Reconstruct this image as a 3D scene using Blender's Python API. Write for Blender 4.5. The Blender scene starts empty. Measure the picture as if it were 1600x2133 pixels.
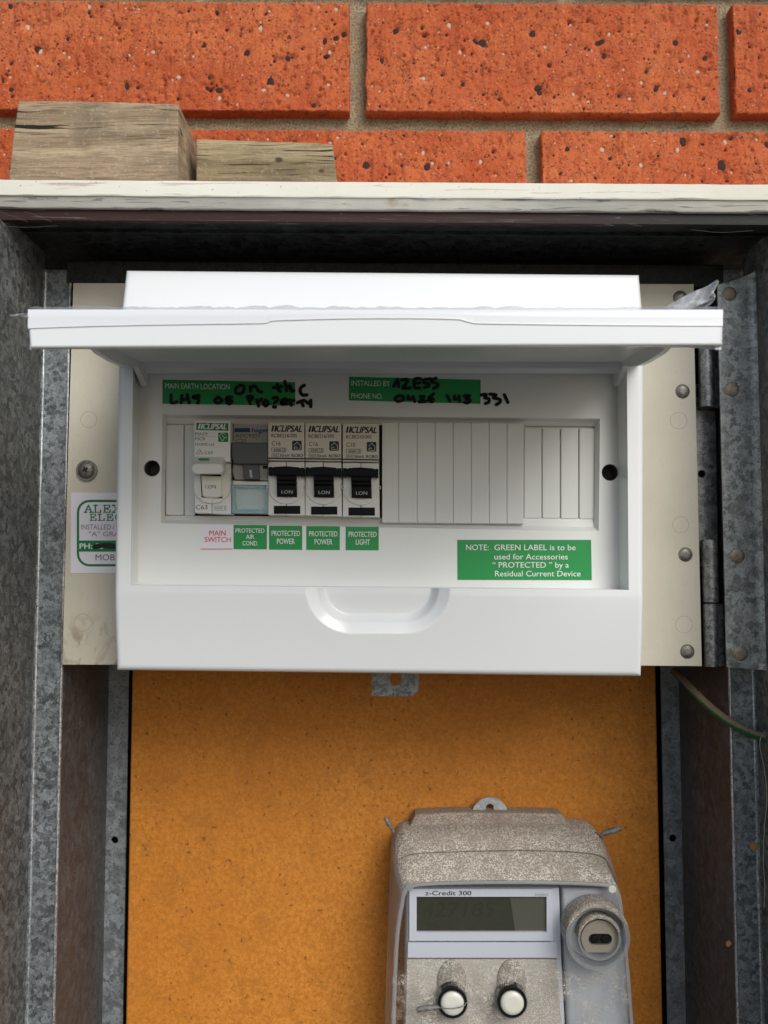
import bpy, math, random
import numpy as np
from mathutils import Vector, noise
from mathutils.geometry import tessellate_polygon

# ------------------------------------------------------------------ camera
SC = bpy.context.scene
TH = math.radians(3.8); FPX = 1914.0; CX = 800.0; CY = 1066.5      # photo geometry, 1600 px wide
cam_d = bpy.data.cameras.new('camera'); cam = bpy.data.objects.new('camera', cam_d)
SC.collection.objects.link(cam); SC.camera = cam
cam.location = (0, 0, 0); cam.rotation_euler = (math.pi/2 + TH, 0, 0)
cam_d.sensor_fit = 'HORIZONTAL'; cam_d.sensor_width = 36; cam_d.lens = 36*FPX/1600
cam_d.clip_start = 0.02; cam_d.clip_end = 500
cam_d.dof.use_dof = True; cam_d.dof.focus_distance = 0.432; cam_d.dof.aperture_fstop = 26

# ------------------------------------------------------------------ light
SUN_EL, SUN_AZ = math.radians(35), math.radians(28)                # azimuth to the right of the viewer's back
w = bpy.data.worlds.new('World'); SC.world = w; w.use_nodes = True
wn = w.node_tree; bg = wn.nodes['Background']
sky = wn.nodes.new('ShaderNodeTexSky'); sky.sky_type = 'NISHITA'; sky.sun_disc = False
sky.sun_elevation = SUN_EL; sky.sun_rotation = math.pi - SUN_AZ
sky.air_density = 1.0; sky.dust_density = 1.6; sky.ozone_density = 1.0; sky.altitude = 0
hs = wn.nodes.new('ShaderNodeHueSaturation'); hs.inputs['Saturation'].default_value = .78    # overcast: the blue is washed out
wn.links.new(sky.outputs[0], hs.inputs['Color']); wn.links.new(hs.outputs[0], bg.inputs[0]); bg.inputs[1].default_value = 0.12
ld = bpy.data.lights.new('sun', 'SUN'); ld.energy = 1.9; ld.angle = math.radians(34); ld.color = (.985, .99, .975)
lo = bpy.data.objects.new('sun', ld); SC.collection.objects.link(lo)
sd = Vector((math.sin(SUN_AZ)*math.cos(SUN_EL), -math.cos(SUN_AZ)*math.cos(SUN_EL), math.sin(SUN_EL)))
lo.rotation_euler = sd.to_track_quat('Z', 'Y').to_euler()
SC.view_settings.view_transform = 'Standard'; SC.view_settings.look = 'None'
SC.view_settings.exposure = 0.10; SC.view_settings.gamma = 1
SC.cycles.max_bounces = 10; SC.cycles.transparent_max_bounces = 12

MM = 0.001
rng = random.Random(7)

def P(px, py, Y):
    """photo pixel -> point (mm) on the plane at distance Y"""
    dx = (px-CX)/FPX; dy = -(py-CY)/FPX
    t = Y/(math.cos(TH) - dy*math.sin(TH))
    return (dx*t, Y, (math.sin(TH) + dy*math.cos(TH))*t)

# ------------------------------------------------------------------ materials
def lin(h):
    h = h.lstrip('#'); v = [int(h[i:i+2], 16)/255 for i in (0, 2, 4)]
    return tuple(x/12.92 if x <= .04045 else ((x+.055)/1.055)**2.4 for x in v) + (1,)

class N:
    def __init__(s, name):
        s.m = bpy.data.materials.new(name); s.m.use_nodes = True; s.t = s.m.node_tree
        s.b = s.t.nodes['Principled BSDF']; s.b.inputs['Specular IOR Level'].default_value = .28; s.out = s.t.nodes['Material Output']
        g = s.t.nodes.new('ShaderNodeNewGeometry'); s.pos = g.outputs['Position']; s.geo = g
    def put(s, sock, v):
        if hasattr(v, 'is_output'): s.t.links.new(v, sock)
        else:
            try: sock.default_value = v
            except Exception: sock.default_value = tuple(v)[:3]
    def node(s, kind, props=None, **ins):
        n = s.t.nodes.new('ShaderNode'+kind)
        for k, v in (props or {}).items(): setattr(n, k, v)
        for k, v in ins.items():
            key = int(k[1:]) if k[0] == '_' else k.replace('_', ' ')
            s.put(n.inputs[key], v)
        return n
    def scaled(s, sx, sy, sz, rot=(0, 0, 0)):
        return s.node('Mapping', None, Vector=s.pos, Scale=(sx, sy, sz), Rotation=rot).outputs[0]
    def noise(s, scale, detail=4, rough=.55, vec=None, dist=0):
        return s.node('TexNoise', None, Vector=vec or s.pos, Scale=scale, Detail=detail, Roughness=rough, Distortion=dist).outputs['Fac']
    def vor(s, scale, vec=None, feat='F1', out='Distance', rnd=1):
        return s.node('TexVoronoi', {'feature': feat}, Vector=vec or s.pos, Scale=scale, Randomness=rnd).outputs[out]
    def rng(s, v, a, b, c=0, d=1):
        return s.node('MapRange', None, _0=v, _1=a, _2=b, _3=c, _4=d).outputs[0]
    def math(s, op, a, b=0):
        return s.node('Math', {'operation': op}, _0=a, _1=b).outputs[0]
    def mix(s, f, a, b):
        n = s.t.nodes.new('ShaderNodeMix'); n.data_type = 'RGBA'
        s.put(n.inputs[0], f); s.put(n.inputs[6], a); s.put(n.inputs[7], b); return n.outputs[2]
    def bump(s, h, strength=.3, dist=.0005, prev=None):
        n = s.node('Bump', None, Strength=strength, Distance=dist, Height=h)
        if prev: s.put(n.inputs['Normal'], prev)
        return n.outputs[0]
    def set(s, color=None, rough=None, metal=None, normal=None, coat=None, spec=None, **kw):
        if spec is not None: s.b.inputs['Specular IOR Level'].default_value = spec
        if color is not None: s.put(s.b.inputs['Base Color'], color)
        if rough is not None: s.put(s.b.inputs['Roughness'], rough)
        if metal is not None: s.put(s.b.inputs['Metallic'], metal)
        if normal is not None: s.put(s.b.inputs['Normal'], normal)
        if coat is not None: s.put(s.b.inputs['Coat Weight'], coat); s.put(s.b.inputs['Coat Roughness'], .08)
        return s.m

def L(r, g, b): return (r, g, b, 1)

def m_plastic(name, col, rough=.35, var=.04, coat=0, speck=.0):
    n = N(name); n.b.inputs['Specular IOR Level'].default_value = .12 if max(col[:3]) < .06 else .45; a = n.noise(14, 1); base = n.mix(n.rng(a, .0, 1, 0, 1), tuple(c*(1-var) for c in col[:3])+(1,), col)
    if speck:
        base = n.mix(n.rng(n.noise(700, 2, .5), .77, .80, 0, speck), base, L(.12, .1, .08))
    r = n.rng(n.noise(14, 1), 0, 1, rough*.96, rough*1.04)
    return n.set(base, r, 0, n.bump(n.noise(2500, 2), .04, .0001), coat)

def m_flat(name, col, rough=.5, metal=0):
    n = N(name); f = n.rng(n.noise(900, 3), .3, .7, 0, 1)
    return n.set(n.mix(f, tuple(c*.88 for c in col[:3])+(1,), col), rough, metal)

def m_brick():
    n = N('fired_brick')
    big = n.rng(n.noise(12, 3, .6), .38, .62)
    col = n.mix(big, L(.50, .096, .028), L(.61, .162, .055))
    col = n.mix(n.rng(n.noise(70, 4, .6), .50, .72, 0, .55), col, L(.48, .12, .05))
    st = n.noise(260, 5, .65, n.scaled(1, 1, .30)); col = n.mix(n.rng(st, .52, .62, 0, .55), col, L(.40, .075, .028))
    fine = n.noise(650, 4, .7); col = n.mix(n.rng(fine, .555, .62, 0, .8), col, L(.26, .05, .022))
    lt = n.noise(800, 3, .6, n.node('Mapping', None, Vector=n.pos, Location=(7, 1, 2)).outputs[0]); col = n.mix(n.rng(lt, .60, .68, 0, .45), col, L(.78, .34, .17))
    keep = n.rng(n.noise(140, 2), .46, .52)
    wv = n.node('VectorMath', {'operation': 'ADD'}, _0=n.pos, _1=n.node('VectorMath', {'operation': 'MULTIPLY'}, _0=n.node('TexNoise', None, Vector=n.pos, Scale=900, Detail=2).outputs['Color'], _1=(.0014, .0014, .0014)).outputs[0]).outputs[0]
    dots = n.rng(n.vor(330, wv), .13, .19, 1, 0); col = n.mix(n.math('MULTIPLY', dots, keep), col, L(.06, .022, .018))
    big2 = n.rng(n.vor(150, wv), .10, .13, 1, 0); col = n.mix(n.math('MULTIPLY', big2, n.rng(n.noise(90, 1), .47, .52)), col, L(.10, .035, .03))
    v2 = n.rng(n.vor(240, n.node('Mapping', None, Vector=wv, Location=(3, 1, 2)).outputs[0]), .10, .14, .85, 0)
    col = n.mix(n.math('MULTIPLY', v2, n.rng(n.noise(110, 1), .50, .55)), col, L(.66, .46, .32))
    drag = n.noise(150, 4, .6, n.scaled(1, 1, .16)); col = n.mix(n.rng(drag, .60, .68, 0, .6), col, L(.36, .06, .02))
    ck = n.rng(n.math('ABSOLUTE', n.math('SUBTRACT', n.noise(95, 6, .7), .5)), .002, .008, 1, 0)
    ck = n.math('MULTIPLY', ck, n.rng(n.noise(130, 2), .54, .60)); col = n.mix(ck, col, L(.10, .025, .015))
    h = n.math('SUBTRACT', fine, n.math('ADD', n.math('MULTIPLY', dots, .8), ck))
    b = n.bump(h, .9, .0009); b = n.bump(st, .7, .0010, b)
    return n.set(col, .85, 0, b)

def m_mortar():
    n = N('sand_mortar'); a = n.noise(750, 4, .75); c = n.mix(n.rng(a, .35, .65), L(.13, .095, .055), L(.50, .41, .27))
    c = n.mix(n.rng(n.noise(60, 3), .45, .7, 0, .4), c, L(.25, .20, .13))
    return n.set(c, .95, 0, n.bump(a, .8, .0008))

def m_wood(name, dark, light, sc=1.0, tilt=0.0):
    n = N(name)
    wz = n.node('TexNoise', None, Vector=n.scaled(14, 14, 30), Scale=1, Detail=2).outputs['Color']
    wv = n.node('VectorMath', {'operation': 'ADD'}, _0=n.pos, _1=n.node('VectorMath', {'operation': 'MULTIPLY'}, _0=wz, _1=(0, 0, .012)).outputs[0]).outputs[0]
    def st(x, z): return n.node('Mapping', None, Vector=wv, Scale=(x*sc, 60, z*sc), Rotation=(0, tilt, 0)).outputs[0]
    g = n.noise(1.0, 5, .6, st(5, 110)); c = n.mix(n.rng(g, .36, .64), dark, light)
    fine = n.noise(1, 5, .7, st(60, 900)); c = n.mix(n.rng(fine, .48, .64, 0, .6), c, tuple(x*.5 for x in dark[:3])+(1,))
    cr = n.noise(1, 3, .5, st(9, 330)); crack = n.rng(cr, .665, .685, 0, 1)
    thin = n.rng(n.noise(1, 3, .5, n.node('Mapping', None, Vector=st(14, 620), Location=(3, 0, 9)).outputs[0]), .66, .69, 0, .8)
    crack = n.math('MAXIMUM', crack, thin)
    c = n.mix(n.rng(n.noise(30, 4), .50, .70, 0, .5), c, L(.13, .11, .08))
    c = n.mix(n.rng(n.noise(420, 3, .7), .58, .66, 0, .35), c, L(.60, .52, .40))
    c = n.mix(crack, c, L(.025, .018, .012))
    kn = n.vor(24, n.scaled(1, 1, 1.4)); c = n.mix(n.rng(kn, .04, .075, .85, 0), c, L(.04, .03, .025))
    b = n.bump(n.math('SUBTRACT', fine, n.math('MULTIPLY', crack, 2)), .9, .0010)
    b = n.bump(n.noise(700, 4, .7), .5, .0006, b)
    return n.set(c, .85, 0, b)

def m_oldpaint():
    n = N('weathered_cream_paint')
    v = n.scaled(10, 60, 240); g = n.noise(2.2, 6, .65, v, .5)
    c = n.mix(n.rng(n.noise(9, 5, .6), .35, .65), L(.74, .71, .59), L(.82, .80, .70))
    c = n.mix(n.rng(g, .60, .66, 0, .55), c, L(.33, .22, .12))
    c = n.mix(n.rng(n.noise(700, 3), .68, .74, 0, .8), c, L(.16, .08, .04))
    return n.set(c, .6, 0, n.bump(g, .35, .0004))

def m_oldpaint_edge():
    n = N('peeling_paint_on_grey_timber')
    v = n.scaled(16, 60, 330); g = n.noise(2.0, 7, .68, v, 1.0)
    c = n.mix(n.rng(n.noise(18, 4), .4, .62), L(.70, .67, .58), L(.50, .48, .43))
    c = n.mix(n.rng(g, .57, .61, 0, .7), c, L(.13, .11, .095))
    c = n.mix(n.rng(n.noise(26, 4, .6, n.scaled(1, 1, 2)), .62, .68, 0, .8), c, L(.36, .22, .08))
    return n.set(c, .75, 0, n.bump(g, .5, .0006))

def m_lip():
    n = N('scratched_brown_enamel')
    v = n.scaled(12, 60, 500); g = n.noise(2.2, 6, .7, v, 1.2)
    side = n.rng(n.node('SeparateXYZ', None, _0=n.pos).outputs[0], .06, .15)
    c = n.mix(side, L(.034, .014, .011), L(.022, .022, .020))
    c = n.mix(n.rng(g, .61, .66, 0, .7), c, L(.26, .24, .22))
    c = n.mix(n.rng(n.noise(900, 3), .66, .74, 0, .6), c, L(.25, .22, .2))
    return n.set(c, .62, 0, n.bump(g, .3, .0004))

def m_galv(name, lo=.22, hi=.50, scale=300, dirt=.3, dirtcol=(.07, .055, .04, 1), metal=.75, rough=.42, tint=(1, 1.03, 1.05)):
    n = N(name)
    warp = n.node('TexNoise', None, Vector=n.pos, Scale=scale*1.1, Detail=4, Roughness=.65)
    off = n.node('VectorMath', {'operation': 'SCALE'}, _0=warp.outputs['Color']); off.inputs['Scale'].default_value = 2.2/scale
    vv = n.node('VectorMath', {'operation': 'ADD'}, _0=n.pos, _1=off.outputs[0]).outputs[0]
    cell = n.node('SeparateColor', None, _0=n.vor(scale, vv, out='Color')).outputs[0]
    cell2 = n.node('SeparateColor', None, _0=n.vor(scale*2.1, vv, out='Color')).outputs[1]
    f = n.math('ADD', n.math('MULTIPLY', cell, .6), n.math('MULTIPLY', cell2, .25))
    f = n.math('ADD', f, n.math('MULTIPLY', n.noise(scale*.25, 4), .4))
    f = n.rng(f, .30, .95)
    c = n.mix(f, L(lo*tint[0], lo*tint[1], lo*tint[2]), L(hi*tint[0], hi*tint[1], hi*tint[2]))
    c = n.mix(n.rng(n.noise(scale*.07, 5, .65), .35, .7, 0, dirt), c, dirtcol)
    c = n.mix(n.rng(n.noise(scale*2.6, 3), .56, .64, 0, .55), c, L(lo*.4, lo*.4, lo*.4))
    r = n.rng(cell, 0, 1, rough*.75, rough*1.35)
    return n.set(c, r, metal, n.bump(f, .25, .0003))

def m_cream():
    n = N('cream_panel_paint')
    c = n.mix(n.rng(n.noise(20, 4), .35, .65), L(.58, .54, .43), L(.64, .60, .49))
    z = n.node('SeparateXYZ', None, _0=n.pos).outputs[2]
    smear = n.rng(n.noise(70, 5, .65, n.scaled(1, 1, .6), 1.0), .50, .60, 0, .7)
    low = n.math('MULTIPLY', n.rng(z, -.032, -.018, 1, .05), n.rng(n.node('SeparateXYZ', None, _0=n.pos).outputs[0], -.10, -.05, 1, .08))
    c = n.mix(n.math('MULTIPLY', smear, low), c, L(.30, .22, .13))
    sc = n.noise(130, 4, .5, n.scaled(1, 1, .5), 2.5); c = n.mix(n.rng(n.math('ABSOLUTE', n.math('SUBTRACT', sc, .5)), 0, .0035, .35, 0), c, L(.25, .2, .13))
    c = n.mix(n.rng(n.noise(1100, 2), .73, .78, 0, .7), c, L(.14, .09, .05))
    return n.set(c, .5, 0, n.bump(n.noise(500, 3), .12, .0003))

def m_mdf():
    n = N('oiled_hardboard')
    c = n.mix(n.rng(n.noise(9, 4, .6), .35, .65), L(.60, .215, .030), L(.68, .275, .045))
    f = n.noise(430, 6, .8); c = n.mix(n.rng(f, .40, .60), (.47, .165, .018, 1), c)
    c = n.mix(n.rng(n.noise(45, 5, .7), .50, .68, 0, .35), c, L(.33, .12, .02))
    c = n.mix(n.rng(n.noise(420, 3, .6), .64, .72, 0, .55), c, L(.74, .40, .10))
    c = n.mix(n.rng(n.noise(330, 3, .6), .645, .69, 0, .75), c, L(.16, .06, .012))
    return n.set(c, .62, 0, n.bump(f, .5, .0006))

def m_dust(name, base, fac=.85, flecks=.6, alpha=1.0, upper=None):
    """grey plastic under dust; alpha < 1: the plastic between the flecks is clear"""
    n = N(name)
    v = n.scaled(1, 1, .8, (0, .6, 0))
    a = n.noise(1100, 4, .75, v); b = n.noise(90, 4, .6)
    vc = n.node('TexVoronoi', None, Vector=n.pos, Scale=900); rc = n.node('SeparateColor', None, _0=vc.outputs['Color']).outputs[0]
    vd = n.node('TexVoronoi', None, Vector=n.pos, Scale=1700); rd = n.node('SeparateColor', None, _0=vd.outputs['Color']).outputs[0]
    fl = n.math('MAXIMUM', n.math('MULTIPLY', n.rng(vc.outputs['Distance'], .25, .5, 1, 0), n.rng(rc, .55, .65)), n.math('MULTIPLY', n.rng(rd, .55, .7), .75))
    fl = n.math('MULTIPLY', fl, n.rng(b, .35, .6, .35, 1))
    c = n.mix(n.math('MULTIPLY', fl, flecks), base, L(.78, .72, .64))
    c = n.mix(n.rng(n.noise(40, 4), .5, .7, 0, .25), c, L(.22, .175, .13))
    n.set(c, .75, 0, n.bump(fl, .6, .0006))
    if alpha < 1:
        n.set(rough=.35)
        tr = n.t.nodes.new('ShaderNodeBsdfTransparent'); mx = n.t.nodes.new('ShaderNodeMixShader')
        tr.inputs[0].default_value = (.93, .94, .95, 1)
        dm = n.math('MULTIPLY', n.rng(b, .40, .6), n.math('MAXIMUM', fl, .30))
        if upper is not None:
            z = n.node('SeparateXYZ', None, _0=n.pos).outputs[2]
            dm = n.math('MULTIPLY', dm, n.rng(z, upper-.006, upper, 1, .06))
        f = n.math('MAXIMUM', n.math('MULTIPLY', dm, fac), alpha)
        n.put(mx.inputs[0], f); n.t.links.new(tr.outputs[0], mx.inputs[1]); n.t.links.new(n.b.outputs[0], mx.inputs[2])
        gl = n.t.nodes.new('ShaderNodeBsdfGlossy'); gl.inputs['Roughness'].default_value = .06
        m2 = n.t.nodes.new('ShaderNodeMixShader'); m2.inputs[0].default_value = .03
        n.t.links.new(mx.outputs[0], m2.inputs[1]); n.t.links.new(gl.outputs[0], m2.inputs[2])
        n.t.links.new(m2.outputs[0], n.out.inputs[0])
    return n.m

def m_clear(name, tint, fac=.25, rough=.08, body=(.6, .75, .8, 1)):
    n = N(name); n.set(body, rough, 0)
    tr = n.t.nodes.new('ShaderNodeBsdfTransparent'); tr.inputs[0].default_value = tint
    mx = n.t.nodes.new('ShaderNodeMixShader'); mx.inputs[0].default_value = fac
    n.t.links.new(tr.outputs[0], mx.inputs[1]); n.t.links.new(n.b.outputs[0], mx.inputs[2])
    n.t.links.new(mx.outputs[0], n.out.inputs[0]); return n.m

def m_cable():
    n = N('green_cable_with_dust')
    up = n.node('SeparateXYZ', None, _0=n.geo.outputs['Normal']).outputs[2]
    f = n.math('ADD', n.rng(up, -.15, .35), n.math('MULTIPLY', n.math('SUBTRACT', n.noise(900, 4, .7), .5), 1.6))
    c = n.mix(n.rng(f, .3, .7), L(.02, .12, .035), L(.24, .18, .12))
    return n.set(c, .7, 0, n.bump(n.noise(1500, 3), .6, .0005))

M = dict(
    brick=m_brick(), mortar=m_mortar(),
    stone_dark=m_flat('dark_ironstone', L(.050, .022, .019), .85), stone_light=m_flat('pale_grit', L(.58, .44, .33), .7),
    wood_a=m_wood('weathered_pine', L(.27, .19, .115), L(.52, .405, .265), 1, math.radians(-3)),
    wood_b=m_wood('weathered_pine_yellow', L(.26, .20, .11), L(.50, .40, .24), 1.2, math.radians(-2)),
    paint=m_oldpaint(), paint_edge=m_oldpaint_edge(), lip=m_lip(),
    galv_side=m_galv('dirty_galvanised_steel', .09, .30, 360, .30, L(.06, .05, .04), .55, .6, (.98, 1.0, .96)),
    galv_flange=m_galv('galvanised_flange_steel', .13, .40, 480, .2, metal=.6, rough=.42, tint=(.90, 1.0, 1.05)),
    galv_plate=m_galv('bright_galvanised_steel', .20, .54, 340, .15, metal=.55, rough=.42, tint=(.95, 1.02, 1.0)),
    galv_dark=m_galv('shaded_channel_steel', .10, .18, 240, .5, L(.06, .035, .02), .4, .55),  # shade and the board's brown reflection are put into this colour
    galv_strip=m_galv('blue_grey_steel', .19, .36, 260, .15, metal=.5, rough=.5, tint=(.92, 1.0, 1.05)),
    edge_steel=m_galv('bright_worn_edge', .40, .75, 900, .15, metal=.8, rough=.35),
    galv_soffit=m_galv('grimy_shaded_steel', .022, .055, 260, .4, L(.012, .011, .009), .3, .6),  # grimy soffit; on the top flange the same dark stands for shade
    hinge=m_galv('worn_hinge_steel', .15, .38, 500, .2, metal=.8, rough=.38, tint=(.97, 1, 1.02)),
    rivet=m_galv('dull_rivet_steel', .17, .32, 700, .3, L(.14, .10, .06), .7, .42, (1.05, 1, .9)),
    rivet_brown=m_galv('brown_rivet_steel', .24, .42, 700, .35, L(.2, .12, .06), .6, .5, (1.15, 1, .8)),
    cream=m_cream(), ring_line=m_flat('dark_cream_line', L(.40, .36, .28), .6), mdf=m_mdf(), hardboard_edge=m_flat('hardboard_cut_edge', L(.22, .10, .025), .8),
    white=m_plastic('gloss_white_plastic', L(.80, .815, .815), .24, .02, .25),
    white_in=m_plastic('satin_white_plastic', L(.78, .79, .775), .28, .02, .15),
    slat=m_plastic('blank_grey_white_plastic', L(.73, .735, .71), .42, .03),
    device=m_plastic('breaker_white_plastic', L(.80, .79, .765), .42, .03),
    device_cream=m_plastic('breaker_label_beige', L(.66, .615, .53), .5, .04),
    cap=m_plastic('bone_white_plastic', L(.78, .755, .70), .38, .03),
    black=m_plastic('black_plastic', L(.008, .009, .010), .5, .3),
    hood=m_plastic('dark_grey_plastic', L(.085, .09, .10), .5, .08),
    grey_lab=m_plastic('mid_grey_label', L(.36, .345, .315), .5, .04),
    dark=m_flat('gap_shade_black', L(.012, .012, .012), .8),  # near-black in place of the shade inside gaps, slots and recesses
    sleeve=m_flat('dull_hole_grey', L(.10, .10, .095), .5),
    green=m_plastic('green_label_vinyl', L(.006, .29, .065), .4, .12),
    label_white=m_plastic('white_label_vinyl', L(.80, .77, .83), .35, .02),
    ink_white=m_flat('white_print', L(.80, .82, .78), .5), ink_black=m_flat('black_print', L(.035, .033, .032), .5),
    ink_red=m_flat('red_print', L(.72, .045, .03), .5), ink_green=m_flat('green_print', L(.015, .21, .07), .5),
    ink_grey=m_flat('grey_print', L(.20, .20, .20), .5), ink_blue=m_flat('blue_print', L(.015, .05, .17), .5),
    ink_silver=m_flat('silver_print', L(.5, .5, .5), .4),
    marker=m_flat('black_marker', L(.006, .006, .007), .3),
    bluecover=m_clear('tinted_clear_cover', (.95, .985, .99, 1), .10, .1, L(.68, .74, .75)),
    blueedge=m_clear('tinted_cover_edge', (.78, .90, .93, 1), .35, .1, L(.62, .74, .77)),
    film=m_clear('peeling_plastic_film', (.97, .97, .98, 1), .50, .2, L(.82, .83, .86)),
    film_solid=m_plastic('stretched_white_film', L(.76, .77, .785), .3, .02, .1),
    dust_top=m_dust('dust_coated_plastic', L(.30, .255, .20), flecks=.95),
    dust_back=m_dust('brown_dusty_plastic', L(.27, .215, .165), flecks=.5),
    dust_wall=m_dust('smoked_clear_plastic_side', L(.60, .60, .60), .6, .45, alpha=.52),
    dust_clear=m_dust('dusty_clear_window', L(.48, .43, .36), .85, .9, alpha=.04, upper=-.2065+.006),
    meter_face=m_plastic('meter_face_white', L(.66, .68, .74), .45, .04),
    meter_low=m_dust('meter_lower_face', L(.50, .45, .38), flecks=.95),
    meter_right=m_plastic('meter_right_grey', L(.55, .56, .58), .4, .05, .1, .3),
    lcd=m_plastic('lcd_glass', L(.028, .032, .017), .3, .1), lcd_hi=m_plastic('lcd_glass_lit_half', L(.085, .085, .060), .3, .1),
    lcd_seg=m_plastic('faint_lcd_segments', L(.020, .023, .012), .3, .1),
    steel=m_flat('brushed_steel_disc', L(.52, .47, .38), .38, .7), zinc=m_galv('zinc_tab', .40, .60, 700, .1, metal=.4, rough=.45),
    button=m_plastic('ivory_button', L(.70, .68, .60), .3, .04),
    clear_lip=m_clear('clear_window_lip', (.90, .91, .92, 1), .38, .15, L(.62, .62, .62)),
    ringclear=m_clear('clear_collar', (.86, .87, .88, 1), .40, .12, L(.42, .42, .42)),
    lead=m_galv('lead_seal_metal', .12, .34, 900, .3, L(.2, .17, .13), .4, .6, (1, 1, .97)),
    cable=m_cable(), wire=m_flat('bare_thin_wire', L(.45, .42, .33), .4, .3),
    ground=m_flat('bounce_ground_grey', L(.10, .095, .085), .9),
    debris=m_flat('orange_leaf_crumb', L(.45, .25, .08), .8),
)

# ------------------------------------------------------------------ mesh building (millimetres, world axes)
def root(name, loc, label, cat, group=None):
    o = bpy.data.objects.new(name, None); SC.collection.objects.link(o)
    o.location = [c*MM for c in loc]; o.empty_display_size = .01
    o['label'] = label; o['category'] = cat
    if group: o['group'] = group
    return o

def wloc(o):
    v = Vector((0, 0, 0))
    while o: v += Vector(o.location); o = o.parent
    return v

def inset(poly, d):
    """inset a polygon of (x, z) points, counter-clockwise or clockwise"""
    n = len(poly); area = sum(poly[i][0]*poly[(i+1) % n][1]-poly[(i+1) % n][0]*poly[i][1] for i in range(n))
    s = 1 if area > 0 else -1; out = []
    for i in range(n):
        a, b, c = poly[i-1], poly[i], poly[(i+1) % n]
        e1 = (b[0]-a[0], b[1]-a[1]); e2 = (c[0]-b[0], c[1]-b[1])
        l1 = math.hypot(*e1) or 1e-9; l2 = math.hypot(*e2) or 1e-9
        n1 = (-e1[1]/l1*s, e1[0]/l1*s); n2 = (-e2[1]/l2*s, e2[0]/l2*s)
        k = 1+n1[0]*n2[0]+n1[1]*n2[1]; k = max(k, .35)
        out.append((b[0]+(n1[0]+n2[0])*d/k, b[1]+(n1[1]+n2[1])*d/k))
    return out

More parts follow.
